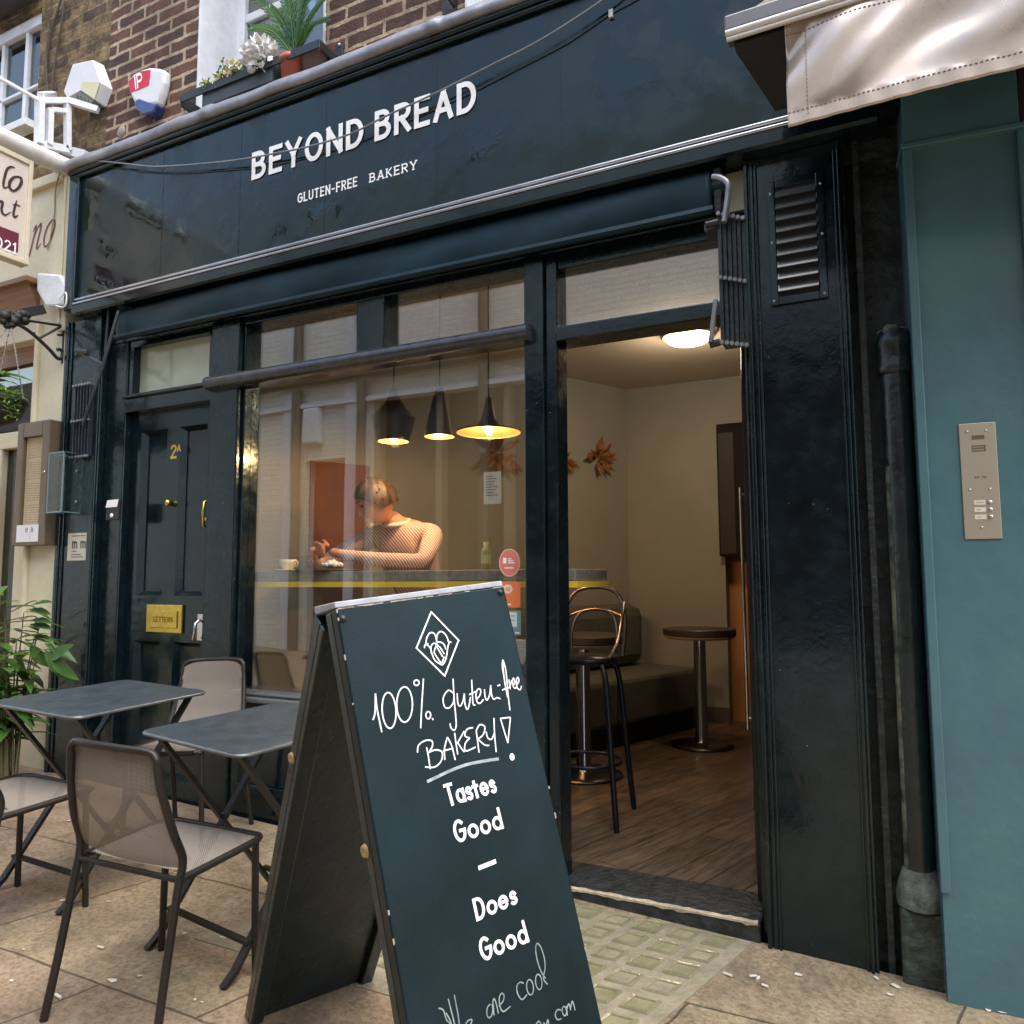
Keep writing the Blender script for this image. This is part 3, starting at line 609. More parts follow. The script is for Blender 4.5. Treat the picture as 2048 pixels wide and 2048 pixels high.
# ------------------------------------------------------------------ opposite house (seen in the glass)
OPP = thing('white_painted_house', 'white painted brick house across the street, seen only as a reflection in the windows', 'house', (-5, -5.6, gz(-5, -5.6)))
YO = -5.45; YM = .297-YO
WB = brickmat('white_painted_brick', (.84, .83, .76), (.78, .77, .70), (.74, .72, .65), (.7, .68, .64), darkamt=.3)
def MX(u, v): p = AY(u, v, YM); return p.x, p.z
m = MB(); xl, xr = MX(745, 900)[0], MX(1500, 900)[0]; xd0, xd1 = MX(612, 930)[0], MX(722, 930)[0]; zt = MX(680, 915)[1]
m.box((-16, YO-.3, -.6), (xd0, YO, 6.6)); m.box((xd0, YO-.3, zt), (xd1, YO, 6.6)); m.box((xd1, YO-.3, -.6), (xl, YO, 6.6))
zs = MX(900, 778)[1]; m.box((xl, YO-.3, zs), (7, YO, 6.6)); m.box((xl, YO-.3, -.6), (7, YO, .45)); m.box((2.2, YO-.3, .45), (7, YO, zs))
obj('wall', m, WB, OPP)
zc = MX(800, 752)[1]
obj('cornice', MB().box((-16, YO, zc), (7, YO+.16, zc+.11)).box((-16, YO, zc-.30), (7, YO+.08, zc-.24)).box((-16, YO, zc+.11), (7, YO+.06, zc+.30)), WPAINT, OPP)
DW = M('brown_timber_shopfront', (.07, .045, .028), .4, var=.3)
m = MB().box((xd0, YO-.25, -.5), (xd1, YO-.2, zt)).box((xl, YO-.25, .4), (2.2, YO-.2, zs))
obj('door', m, DW, OPP)
m = MB()
for x in (xl, xl+1.0, xl+2.0, xl+3.1, 0.2, 1.2): m.box((x, YO-.2, .4), (x+.09, YO-.04, zs))
obj('window_frame', m, M('tan_frame', (.34, .27, .16), .5), OPP)
m = MB()
for u in (600, 728, 972): x = MX(u, 900)[0]; m.tube([(x, YO+.08, -.5), (x, YO+.08, 6.6)], .07, 10)
obj('drainpipe', m, M('grey_pipe', (.10, .085, .06), .5), OPP)
m = MB()
for u, w in ((585, .12), (713, .16)): x = MX(u, 900)[0]; m.box((x-w, YO, -.5), (x+w, YO+.05, 6.6))
obj('white_pilaster', m, WPAINT, OPP)
x, z = MX(632, 855); obj('alarm_box', MB().box((x-.15, YO, z-.26), (x+.15, YO+.12, z+.26)), WPAINT, OPP, bevel=.03)
m = MB()
for k in range(3): m.box((-11+k*3.4, YO-.28, 5.0), (-9.9+k*3.4, YO+.004, 5.6))
obj('sash_window', m, SASH, OPP)
# ------------------------------------------------------------------ interior
def planks():
    m = bpy.data.materials.new('wood_plank_tiles'); m.use_nodes = True; t = m.node_tree; N = t.nodes; L = t.links; b = N['Principled BSDF']
    tc = N.new('ShaderNodeTexCoord'); mp = N.new('ShaderNodeMapping'); mp.inputs['Rotation'].default_value = (0, 0, R(-72)); L.new(tc.outputs['Object'], mp.inputs[0])
    br = N.new('ShaderNodeTexBrick'); br.inputs['Scale'].default_value = 1; br.inputs['Brick Width'].default_value = .85; br.inputs['Row Height'].default_value = .14; br.inputs['Mortar Size'].default_value = .003
    br.inputs['Color1'].default_value = (.19, .135, .09, 1); br.inputs['Color2'].default_value = (.105, .08, .056, 1); br.inputs['Mortar'].default_value = (.03, .022, .016, 1); br.offset = .35
    L.new(mp.outputs[0], br.inputs['Vector'])
    m2 = N.new('ShaderNodeMapping'); m2.inputs['Scale'].default_value = (2.5, 22, 1); L.new(mp.outputs[0], m2.inputs[0])
    nz = N.new('ShaderNodeTexNoise'); nz.inputs['Scale'].default_value = 2; nz.inputs['Detail'].default_value = 8; nz.inputs['Roughness'].default_value = .7; L.new(m2.outputs[0], nz.inputs['Vector'])
    rp = N.new('ShaderNodeValToRGB'); e = rp.color_ramp.elements; e[0].position = .35; e[1].position = .65; e[0].color = (.35, .33, .3, 1); e[1].color = (1.25, 1.2, 1.1, 1); L.new(nz.outputs['Fac'], rp.inputs[0])
    mx = N.new('ShaderNodeMixRGB'); mx.blend_type = 'MULTIPLY'; mx.inputs[0].default_value = 1; L.new(br.outputs['Color'], mx.inputs[1]); L.new(rp.outputs[0], mx.inputs[2])
    L.new(mx.outputs[0], b.inputs['Base Color']); b.inputs['Roughness'].default_value = .42
    bp = N.new('ShaderNodeBump'); bp.inputs['Strength'].default_value = .3; bp.inputs['Distance'].default_value = .004; L.new(nz.outputs['Fac'], bp.inputs['Height']); L.new(bp.outputs[0], b.inputs['Normal'])
    return m
INW = M('warm_plaster', (.335, .325, .28), .8, var=.06, vs=2, bump=.15, bs=80)
obj('floor', MB().box((-4.4, .30, -.05), (.6, 5.2, .08)), planks(), kind='structure')
obj('ceiling', MB().box((-4.4, .25, 2.8), (.6, 5.2, 2.9)), M('ceiling_paint', (.62, .52, .40), .85, var=.03), kind='structure')
Cn = Vector((-1.89, 3.46, 0)); dg = Vector((-.33, -.64, 0)).normalized(); E0 = Cn+dg*3.55; nd = Vector((-dg.y, dg.x, 0))*.08
m = MB().prism([Cn+Vector((0,0,.0)), E0, E0-nd if nd.x > 0 else E0+nd, Cn-nd if nd.x > 0 else Cn+nd], (0, 0, 2.8)); m.box((-2.1, 3.47, 0), (-1.10, 3.6, 2.8)); m.box((-1.10, 3.47, 2.42), (-.3, 3.6, 2.8))
obj('wall', m, INW, kind='structure')
obj('wall', MB().box((-1.25, 3.62, 0), (-.90, 3.75, 2.41)), M('painted_lamplight_plaster', (.55, .25, .10), .8, var=.05), kind='structure')  # lamplight on this wall strip is put into its orange colour
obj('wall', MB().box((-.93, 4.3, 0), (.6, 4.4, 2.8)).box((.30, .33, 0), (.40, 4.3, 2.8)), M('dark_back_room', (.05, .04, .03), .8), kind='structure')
obj('skirting', MB().box((-1.89, 3.455, .08), (-1.10, 3.469, .20)), M('grey_skirting', (.09, .085, .07), .6), kind='structure')
cbn = thing('wall_cabinet', 'dark tall cabinet high on the back wall beside the open glass door', 'cabinet', (-1.02, 3.5, 1.37))
obj('body', MB().box((-1.13, 3.40, 1.37), (-.60, 3.465, 2.415)), M('dark_cabinet', (.016, .012, .010), .75, spec=.2), cbn, bevel=.006)
obj('pane', MB().box((-1.115, 3.392, 1.39), (-1.0, 3.399, 2.34)), M('smoked_glass', (.035, .03, .026), .5, spec=.25), cbn)
so = thing('wall_socket', 'small double socket plate low on the wall end painted in lamplight orange', 'socket', (-1.0, 3.66, .52)); obj('plate', MB().box((-1.05, 3.65, .50), (-.97, 3.66, .60)), M('orange_plastic', (.5, .24, .1), .4), so, bevel=.002)
# counter at the window
CT = thing('window_counter', 'grey bar counter with yellow underside edge along the bakery window', 'counter', (-2, .5, .08))
obj('worktop', MB().box((-3.42, .30, 1.192), (-1.128, .70, 1.240)), M('grey_stone_worktop', (.23, .22, .19), .45, var=.3, vs=30), CT, bevel=.004)
obj('edge_strip', MB().box((-3.42, .297, 1.164), (-1.120, .695, 1.190)), M('yellow_edge', (.98, .66, .06), .4, var=.03), CT)
m = MB(); 
for x in (-3.3, -2.66): m.box((x, .48, .08), (x+.03, .53, 1.163))
obj('leg', m, M('tan_leg', (.45, .36, .22), .5), CT)
# pendant lamps
BL = M('lamp_black', (.010, .012, .018), .45, var=.1); COP = M('warm_lamp_lining', (.75, .42, .16), .35, metal=.8, var=.08)
BULB = M('lit_bulb', (1, .8, .5), .5, emit=(1, .62, .25), est=11)
def pendant(x, y, zb, prof, label, watt, bulbz, br=.028):
    K = .859; x, y, zb = x*K, (y+2.6)*K-2.6, 1.2+(zb-1.2)*K; prof = [(r*K, z*K) for r, z in prof]; bulbz, br = bulbz*K, br*K
    t = thing('pendant_lamp', label, 'lamp', (x, y, zb), 'black pendant lamps above the window counter')
    obj('shade', MB().lathe(prof, (x, y, zb), 40), BL, t)
    obj('lining', MB().lathe([(max(r-.004, .001), z+.0005) for r, z in prof if z < prof[-1][1]*.93], (x, y, zb), 40), COP, t)
    top = prof[-1][1]; obj('flex', MB().tube([(x, y, zb+top-.01), (x, y, 2.79)], .004, 6), BL, t)
    obj('bulb', MB().ball((x, y, zb+bulbz), br, 14), BULB, t)
    l = bpy.data.objects.new('lamp_light', bpy.data.lights.new('lamp_light', 'POINT')); COL.objects.link(l); l.parent = t
    l.location = (0, 0, bulbz-br-.012); l.data.energy = watt; l.data.color = (1, .60, .28); l.data.shadow_soft_size = .02
pendant(-2.635, 1.15, 2.035, [(.096, 0), (.132, .142), (.134, .15), (.085, .20), (.042, .255), (.026, .31), (.010, .318)], 'black pot-bellied pendant lamp with broad shoulders, beside the person behind the window', 4.5, .03)
pendant(-2.307, 1.15, 2.035, [(.092, 0), (.09, .006), (.052, .18), (.036, .245), (.026, .29), (.010, .30)], 'black plain cone pendant lamp between two wider pendant lamps', 1.5, .06, .022)
pendant(-1.979, 1.15, 2.030, [(.186, .0), (.183, .010), (.11, .020), (.064, .040), (.043, .08), (.028, .14), (.018, .20), (.008, .21)], 'black broad flat-brimmed pendant lamp nearest the door post', 4.2, .022)
cl = thing('ceiling_lamp', 'round flush ceiling lamp glowing warm white above the open doorway', 'lamp', (-1.06, 2.18, 2.8))
obj('rim', MB().lathe([(.175, .0), (.18, -.03), (.165, -.05), (.16, -.045)], (-1.06, 2.18, 2.799), 36), M('lamp_rim', (.25, .18, .1), .4, metal=.6), cl)
obj('diffuser', MB().lathe([(.16, -.045), (.12, -.075), (.06, -.088), (.0, -.09)], (-1.06, 2.18, 2.799), 36), M('lit_diffuser', (1, .85, .6), .5, emit=(1, .60, .26), est=4), cl)
l = bpy.data.objects.new('lamp_light', bpy.data.lights.new('lamp_light', 'POINT')); COL.objects.link(l); l.parent = cl; l.location = (0, 0, -.16); l.data.energy = 3.8; l.data.color = (1, .84, .64); l.data.shadow_soft_size = .12
# wall ornaments
CO = M('copper_leaf', (.30, .125, .04), .6, metal=.1, var=.4, vs=30)
def ornament(u, v, d, sc, seed, label):
    # flat bunch of beaten copper leaves lying on the slanting wall
    r = random.Random(seed); q = ray(u, v); nrm = Vector((dg.y, -dg.x, 0)); k = (Cn-CAM).dot(nrm)/q.dot(nrm); c = CAM+q*k
    inn = Vector((-dg.y, dg.x, 0)); inn = inn if inn.y < 0 or inn.x > 0 else -inn
    o = thing('wall_ornament', label, 'ornament', c, 'copper leaf ornaments on the bakery wall'); m = MB(); sdir_ = -dg
    for i in range(22):
        a = r.uniform(0, 6.28); ln = sc*r.uniform(.4, 1.0); w = ln*r.uniform(.14, .24); off = inn*(.02+.05*r.random())
        d_ = (sdir_*math.cos(a)+Vector((0, 0, 1))*math.sin(a)); n_ = (-sdir_*math.sin(a)+Vector((0, 0, 1))*math.cos(a)); b0 = c+inn*.01+d_*ln*.1
        m.add([b0, b0+d_*ln*.5+n_*w+off*.6, b0+d_*ln*.5+off, b0+d_*ln*.5-n_*w+off*.6, b0+d_*ln+off*1.4], [(0, 2, 1), (0, 3, 2), (1, 2, 4), (2, 3, 4)])
    obj('leaves', m, CO, o, solid=.003)
ornament(1195, 916, 0, .17, 1, 'orange copper leaf ornament on the wall seen whole through the open doorway')
ornament(1128, 922, 0, .11, 2, 'orange copper leaf ornament half hidden behind the door post')
ornament(995, 905, 0, .2, 3, 'large orange copper leaf ornament on the wall below the broad pendant lamp')
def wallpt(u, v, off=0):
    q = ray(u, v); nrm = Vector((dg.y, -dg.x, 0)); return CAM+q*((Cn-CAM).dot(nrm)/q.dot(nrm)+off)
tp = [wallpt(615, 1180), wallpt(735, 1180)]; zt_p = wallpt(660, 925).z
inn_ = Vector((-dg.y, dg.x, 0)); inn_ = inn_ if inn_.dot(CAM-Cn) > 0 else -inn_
t = thing('painted_glow_panel', 'tall added panel painted as the orange glow behind the seated person', 'glow panel', Vector((tp[0].x, tp[0].y, .08)))  # added panel, its orange colour stands for the glow behind the person
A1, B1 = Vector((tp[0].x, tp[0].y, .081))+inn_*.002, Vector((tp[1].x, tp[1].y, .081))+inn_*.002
obj('board', MB().prism([A1, B1, B1+inn_*.012, A1+inn_*.012], (0, 0, zt_p-.081)), M('orange_glow_paint', (.24, .095, .05), .8, var=.10, vs=3), t)
# sofa
SO = thing('sofa', 'low grey upholstered sofa along the slanting back wall of the bakery', 'sofa', (-1.8, 2.6, .08))
GR = M('grey_upholstery', (.105, .105, .085), .85, var=.15, vs=30, bump=.2, bs=200)
s1, s2 = Vector((-1.70, 2.00, 0)), Vector((-1.255, 3.18, 0)); sd = (s2-s1).normalized(); s1 = s1-sd*.9; bk = Vector((-sd.y, sd.x, 0)); Ls = (s2-s1).length
def sbox(m, a0, a1, b0, b1, z0, z1): return m.prism([s1+sd*a0+bk*b0+Vector((0,0,z0)), s1+sd*a1+bk*b0+Vector((0,0,z0)), s1+sd*a1+bk*b1+Vector((0,0,z0)), s1+sd*a0+bk*b1+Vector((0,0,z0))], (0, 0, z1-z0))
obj('plinth', sbox(MB(), .02, Ls-.02, .05, .6, .081, .225), DARK, SO)
obj('seat', sbox(sbox(MB(), 0, Ls*.55, 0, .62, .226, .53), Ls*.553, Ls, 0, .62, .226, .53), GR, SO, bevel=.03)
obj('backrest', sbox(MB(), 0, Ls-.12, .40, .64, .535, 1.0), GR, SO, bevel=.09)
# pedestal tables
def pedestal(x, y, zt, r, rb, label, top=.05):
    t = thing('pedestal_table', label, 'table', (x, y, .08), 'round pedestal tables inside the bakery')
    obj('tabletop', MB().lathe([(0, zt-top), (r*.93, zt-top), (r, zt-top+.01), (r, zt-.004), (r-.004, zt), (0, zt)], (x, y, 0), 40, smooth=False), M('dark_tabletop', (.05, .042, .03), .4, var=.2), t)
    obj('trim', MB().lathe([(r*.90, zt-top-.016), (r*.985, zt-top-.003), (r*.99, zt-top+.004)], (x, y, 0), 40), M('pale_edge', (.5, .4, .28), .4), t)
    obj('column', MB().lathe([(.055, .10), (.042, .12), (.040, zt-top-.005)], (x, y, 0), 24), CHROME, t)
    obj('base', MB().lathe([(0, .081), (rb, .081), (rb, .092), (rb*.8, .101), (.055, .108), (0, .108)], (x, y, 0), 40), M('dull_base', (.09, .085, .08), .3, metal=.9), t)
p = AZ(1404, 1490, .085); zt = AY(1404, 1257, p.y).z; rr = (AY(1477, 1264, p.y)-AY(1330, 1264, p.y)).length/2*.98
pedestal(p.x, p.y, zt, rr, rr*.86, 'round dark topped table on a chrome column, standing alone by the wall end')
p = AZ(1168, 1548, .085); zt = AY(1200, 1270, p.y).z; pedestal(p.x, p.y, zt, AY(1249, 1290, p.y).x-p.x, AY(1242, 1545, p.y).x-p.x, 'round dark topped table on a chrome column, partly behind the bar stool')
# bar stools
def bar_stool(label, loc, rz, flip=False):
    t = thing('bar_stool', label, 'stool', (0, 0, 0), 'bentwood style bar stools at the window counter')
    D_ = M('stool_dark_metal', (.03, .035, .045), .3, metal=.7, var=.1)
    obj('seat', MB().lathe([(0, .72), (.15, .72), (.165, .735), (.16, .75), (0, .755)], (0, 0, 0), 28), D_, t)
    for sx in (-1, 1):
        for sy in (-1, 1): obj('leg', MB().tube(cat([(sx*.11, sy*.11, .72), (sx*.135, sy*.135, .62), (sx*.16, sy*.16, .3), (sx*.185, sy*.185, 0)]), [.014]*18+[.012], 8), D_, t)
    obj('footrest', MB().tube([(.165*math.cos(a*.2618), .165*math.sin(a*.2618), .26) for a in range(25)], .009, 8), D_, t)
    arch = lambda w, h, zb=.74, y=-.14: [(-w, y, zb), (-w*1.06, y-.03, zb+h*.5), (-w*.85, y-.06, zb+h*.86), (-w*.4, y-.07, zb+h), (w*.4, y-.07, zb+h), (w*.85, y-.06, zb+h*.86), (w*1.06, y-.03, zb+h*.5), (w, y, zb)]
    ST = M('stool_bright_tube', (.20, .18, .16), .25, metal=.9)
    obj('backrest', MB().tube(cat(arch(.15, .33)), .010, 8).tube(cat(arch(.11, .22)), .008, 8).tube(cat([(-.14, -.2, .93), (-.05, -.225, .96), (.05, -.225, .96), (.14, -.2, .93)]), .008, 8), ST, t)
    obj('arm', MB().tube(cat([(.155, -.17, 1.0), (.17, -.06, .93), (.165, .02, .82), (.13, .05, .745)]), .009, 8).tube(cat([(-.155, -.17, 1.0), (-.17, -.06, .93), (-.165, .02, .82), (-.13, .05, .745)]), .009, 8), ST, t)
    return t
b1 = bar_stool('metal bar stool with arched tubular back, seen through the open doorway', None, 0); b1.location = (-1.30, .86, .08); b1.rotation_euler = (0, 0, R(185))
dup(b1, (-2.38, 1.16, .08), R(178), 'metal bar stool under the seated person behind the counter')
# crockery and small things on the counter
PORC = M('cream_porcelain', (.78, .72, .58), .2, var=.03, coat=.4)
p = AY(575, 1141, .42); c0 = Vector((p.x, .42, 1.2405))
t = thing('cup', 'cream coffee cup at the end of the counter near the house door', 'cup', c0+Vector((0, 0, .012)))
obj('bowl', MB().lathe([(.0, .006), (.022, .006), (.028, .012), (.045, .035), (.050, .058), (.047, .058), (.042, .036), (.0, .016)], c0+Vector((0, 0, .006)), 28), PORC, t); obj('handle', MB().tube(cat([c0+Vector((.045, 0, .055)), c0+Vector((.068, 0, .05)), c0+Vector((.064, 0, .03)), c0+Vector((.042, 0, .028))]), .004, 6), PORC, t)
t = thing('saucer', 'cream saucer under the coffee cup', 'saucer', c0); obj('dish', MB().lathe([(0, 0), (.04, 0), (.078, .010), (.078, .013), (.04, .005), (0, .005)], c0, 32), PORC, t)
p = AY(668, 1141, .42); c1 = Vector((p.x-.01, .42, 1.2405))
t = thing('serving_board', 'dark round serving board in front of the seated person', 'board', c1); obj('disc', MB().lathe([(0, 0), (.165, 0), (.168, .006), (.165, .012), (0, .012)], c1+Vector((-.02, 0, 0)), 36), M('dark_board_wood', (.045, .03, .02), .5, var=.2), t)
t = thing('meringue_cake', 'white cream topped cake on the dark serving board', 'cake', c1+Vector((0, 0, .0125)))
m = MB(); r_ = random.Random(3)
for i in range(90):
    a = r_.uniform(0, 6.28); d_ = .042*math.sqrt(r_.random()); m.ball(c1+Vector((d_*math.cos(a)*1.2, d_*math.sin(a), .026+.03*(1-d_/.045)*r_.random()+.004)), r_.uniform(.006, .013), 8)
obj('cream', m, M('whipped_cream', (.9, .88, .84), .6, var=.02, bump=.4, bs=60), t)
p = AY(972, 1141, .45); c2 = Vector((p.x, .45, 1.2405)); t = thing('bottle', 'yellow green bottle standing on the counter near the pink window sticker', 'bottle', c2)
obj('body', MB().lathe([(0, 0), (.022, 0), (.0225, .085), (.019, .096), (.011, .104), (.011, .128), (0, .129)], c2, 20), M('lime_glass', (.46, .44, .14), .3, coat=.5), t)
obj('label', MB().lathe([(.0232, .03), (.0232, .07)], c2, 20), M('pale_label', (.6, .6, .3), .6), t)
p = AY(985, 1035, .20); nt = thing('paper_notice', 'white paper notice taped inside the shop window', 'notice', (p.x, .16, p.z))
a0, a1 = AY(968, 945, .165), AY(1003, 1007, .165); f_ = planefn((a0.x, .162, a1.z), (1, 0, 0), (0, 0, 1), (0, -1, 0)); W0, H0 = a1.x-a0.x, a0.z-a1.z
m = MB().box((a0.x, .162, a1.z), (a1.x, .164, a0.z)); obj('sheet', m, M('paper', (.62, .58, .48), .8, var=.03), nt)
m = MB()
for k in range(8): quad(m, f_, W0*.14, H0*(.88-k*.085), W0*(.14+.72*(.55+.45*((k*37) % 10)/10)), H0*(.88-k*.085-.022), .001)
obj('printed_lines', m, M('ink', (.12, .1, .08), .8), nt)
YG = .1438
def sticker(kind, label, u0, v0, u1, v1, col, grp=None):
    a, b = AY(u0, v0, YG), AY(u1, v1, YG); W1, H1 = b.x-a.x, a.z-b.z; f_ = planefn((a.x, YG, b.z), (1, 0, 0), (0, 0, 1), (0, -1, 0))
    t = thing('window_sticker', label, 'sticker', ((a.x+b.x)/2, YG, b.z)); m = MB()
    if kind == 'oval':
        disc(m, f_, W1/2, H1/2, W1/2, H1/2, .0002, 40); obj('disc', m, M('pale_pink_rim', (.80, .52, .44), .5, var=.02), t)
        m = MB(); disc(m, f_, W1/2, H1/2, W1*.465, H1*.465, .0006, 40); obj('face', m, col, t); m = MB()
        quad(m, f_, W1*.2, H1*.47, W1*.36, H1*.68, .001)
        for k, (x0_, x1_) in enumerate(((.44, .60), (.44, .70), (.44, .76))): quad(m, f_, W1*x0_, H1*(.66-.075*k), W1*x1_, H1*(.62-.075*k), .001)
        quad(m, f_, W1*.27, H1*.33, W1*.70, H1*.29, .001); obj('print', m, WHITE, t)
    else:
        quad(m, f_, 0, 0, W1, H1, .0002); obj('sheet', m, col, t); m = MB()
        if kind == 'badge':
            disc(m, f_, W1*.42, H1*.72, W1*.22, H1*.185, .0008, 28); obj('badge', m, M('badge_cream', (.85, .62, .5), .5), t); m = MB()
            write(m, 'GE', planefn(f_(W1*.30, H1*.655, 0), (1, 0, 0), (0, 0, 1), (0, -1, 0)), H1*.13, .16, width=W1*.24); obj('print', m, col, t); m = MB()
            quad(m, f_, W1*.38, H1*.14, W1*.56, H1*.09, .0008); obj('small_print', m, WHITE, t)
        else:
            quad(m, f_, W1*.12, H1*.34, W1*.72, H1*.93, .0008); obj('card', m, M('pale_card', (.62, .72, .72), .5), t); m = MB()
            quad(m, f_, W1*.3, H1*.8, W1*.58, H1*.77, .0012); quad(m, f_, W1*.3, H1*.62, W1*.58, H1*.59, .0012); obj('print', m, M('dark_print', (.1, .15, .16), .6), t); m = MB()
            quad(m, f_, W1*.6, H1*.13, W1*.9, H1*.08, .0008); obj('small_print', m, WHITE, t)
sticker('oval', 'oval pink window sticker with white print', 998, 1098, 1040, 1153, M('coral_pink', (.70, .20, .15), .5, var=.04))
sticker('badge', 'square orange window sticker with a round badge', 998, 1164, 1041, 1215, M('bright_orange', (.78, .20, .06), .5, var=.03))
sticker('card', 'small teal window sticker below the orange one', 1014, 1221, 1042, 1271, M('teal_label', (.16, .28, .27), .5, var=.03))
# ------------------------------------------------------------------ person behind the counter
def person():
    bm = bmesh.new(); lay = None
    V = {}; rad = {}
    def pt(n, co, r): V[n] = bm.verts.new(co); rad[n] = r
    pt('pel', (-2.38, 1.14, .93), (.15, .125)); pt('waist', (-2.38, 1.10, 1.07), (.13, .11)); pt('chest', (-2.385, 1.00, 1.26), (.175, .13))
    pt('uch', (-2.39, .93, 1.415), (.155, .11)); pt('nb', (-2.40, .87, 1.49), (.075, .07)); pt('nk', (-2.42, .83, 1.53), (.055, .055)); pt('hd0', (-2.43, .81, 1.55), (.055, .06))
    pt('sr', (-2.185, .91, 1.45), (.068, .068)); pt('er', (-2.125, .70, 1.288), (.046, .046)); pt('fr', (-2.33, .60, 1.302), (.040, .040)); pt('wr', (-2.545, .545, 1.335), (.027, .024)); pt('hr', (-2.60, .535, 1.347), (.030, .022))
    pt('sl', (-2.60, .91, 1.45), (.068, .068)); pt('el', (-2.80, .72, 1.288), (.046, .046)); pt('fl', (-2.785, .63, 1.31), (.038, .038)); pt('wl', (-2.735, .555, 1.345), (.026, .023)); pt('hl', (-2.69, .525, 1.362), (.030, .021))
    pt('kr', (-2.27, .72, .90), (.075, .075)); pt('ar', (-2.26, .80, .46), (.045, .045)); pt('tr', (-2.26, .70, .38), (.045, .032))
    pt('kl', (-2.50, .72, .90), (.075, .075)); pt('al', (-2.51, .80, .46), (.045, .045)); pt('tl', (-2.51, .70, .38), (.045, .032))
    for a, b in ('pel waist', 'waist chest', 'chest uch', 'uch nb', 'nb nk', 'nk hd0', 'uch sr', 'sr er', 'er fr', 'fr wr', 'wr hr', 'uch sl', 'sl el', 'el fl', 'fl wl', 'wl hl', 'pel kr', 'kr ar', 'ar tr', 'pel kl', 'kl al', 'al tl') and [s.split() for s in ('pel waist', 'waist chest', 'chest uch', 'uch nb', 'nb nk', 'nk hd0', 'uch sr', 'sr er', 'er fr', 'fr wr', 'wr hr', 'uch sl', 'sl el', 'el fl', 'fl wl', 'wl hl', 'pel kr', 'kr ar', 'ar tr', 'pel kl', 'kl al', 'al tl')]:
        bm.edges.new((V[a], V[b]))
    order = list(V); bm.verts.index_update()
    me = bpy.data.meshes.new('tmp'); bm.to_mesh(me); bm.free()
    o = bpy.data.objects.new('tmp', me); COL.objects.link(o)
    sk = o.modifiers.new('s', 'SKIN'); sv = me.skin_vertices[0].data
    for i, n in enumerate(order): sv[i].radius = rad[n]; sv[i].use_root = (n == 'pel')
    sk.use_smooth_shade = True; sb = o.modifiers.new('b', 'SUBSURF'); sb.levels = 2
    dgp = bpy.context.evaluated_depsgraph_get(); me2 = bpy.data.meshes.new_from_object(o.evaluated_get(dgp)); bpy.data.objects.remove(o)
    mb = MB(); mb.add([v.co.copy() for v in me2.vertices], [tuple(p.vertices) for p in me2.polygons], True)
    # fingers, closed chains rooted in each palm
    def finger(base, d, side, ln, r, bend):
        d = d.normalized(); p = [base, base+d*ln*.45, base+d*ln*.45+(d*.8+bend*.6).normalized()*ln*.32, base+d*ln*.45+(d*.8+bend*.6).normalized()*ln*.32+(d*.3+bend*.95).normalized()*ln*.26]
        mb.tube(cat(p, 4), [r]*9+[r*.9]*3+[r*.55], 8)
    hr, hl = Vector((-2.60, .535, 1.347)), Vector((-2.69, .525, 1.362))
    for i, ln in enumerate((.066, .074, .070, .056)):
        finger(hr+Vector((-.022, -.004-.002*i, .024-.016*i)), Vector((-1, -.10, .12-.1*i)), 0, ln, .0082, Vector((-.2, .75, -.3)))
        finger(hl+Vector((.020, -.018+.002*i, .022-.015*i)), Vector((.95, -.25, .10-.10*i)), 0, ln*.9, .0082, Vector((.2, .6, -.5)))
    finger(hr+Vector((.0, -.006, .024)), Vector((-.55, -.15, .8)), 0, .055, .0095, Vector((-.8, 0, .1))); finger(hl+Vector((.0, -.02, .02)), Vector((.8, -.2, .45)), 0, .046, .0095, Vector((.8, 0, -.3)))
    # head: turned to the hands and bowed
    hc = Vector((-2.468, .755, 1.618)); fd = Vector((-.62, -.66, -.42)).normalized(); rt = fd.cross(Vector((0, 0, 1))).normalized(); up = rt.cross(fd).normalized()
    Hm = Matrix((rt, fd, up)).transposed()          # local: x right, y forward, z up
    def H(x, y, z): return hc+Hm @ Vector((x, y, z))
    def skull(t, p):                                # t polar, p azimuth
        sx, sy, sz = .081, .100, .114; x = math.sin(t)*math.cos(p); y = math.sin(t)*math.sin(p); z = math.cos(t)
        X, Y, Z = x*sx, y*sy, z*sz
        if z < 0: k = 1+.45*z; X *= k*.5+.5*1; X *= 1+.28*z; Y = Y*(1+.10*z)+(.018*(-z) if y > -.2 else -.01*z)
        if y > .55: Y -= .010*(y-.55)/.45*(1 if abs(z) < .45 else 0)
        return H(X, Y, Z)
    n1, n2 = 26, 20
    mb.add([skull(math.pi*j/n2, 2*math.pi*i/n1) for j in range(n2+1) for i in range(n1)], [((j+1)*n1+i, (j+1)*n1+(i+1) % n1, j*n1+(i+1) % n1, j*n1+i) for j in range(n2) for i in range(n1)], True)
    mb.tube([H(0, .082, .022), H(0, .098, -.005), H(0, .112, -.028), H(0, .098, -.036)], [.009, .011, .015, .010], 8)       # nose
    mb.tube([H(-.022, .088, -.062), H(0, .100, -.060), H(.022, .088, -.062)], [.005, .009, .005], 8); mb.tube([H(-.02, .086, -.073), H(0, .098, -.073), H(.02, .086, -.073)], [.005, .009, .005], 8)
    mb.ball(H(0, .080, -.098), .020, 10); mb.tube([H(-.055, .070, .030), H(-.03, .090, .036), H(0, .090, .030), H(.03, .090, .036), H(.055, .070, .030)], .008, 8)
    for s in (-1, 1): mb.ball(H(s*.078, -.012, -.008), .030, 12, (.35, .55, 1.05))
    me3 = bpy.data.meshes.new('body'); me3.from_pydata([tuple(v) for v in mb.v], [], mb.f)
    tmp = bpy.data.objects.new('tmp', me3); COL.objects.link(tmp)
    rm = tmp.modifiers.new('r', 'REMESH'); rm.mode = 'VOXEL'; rm.voxel_size = .0065; rm.use_smooth_shade = True
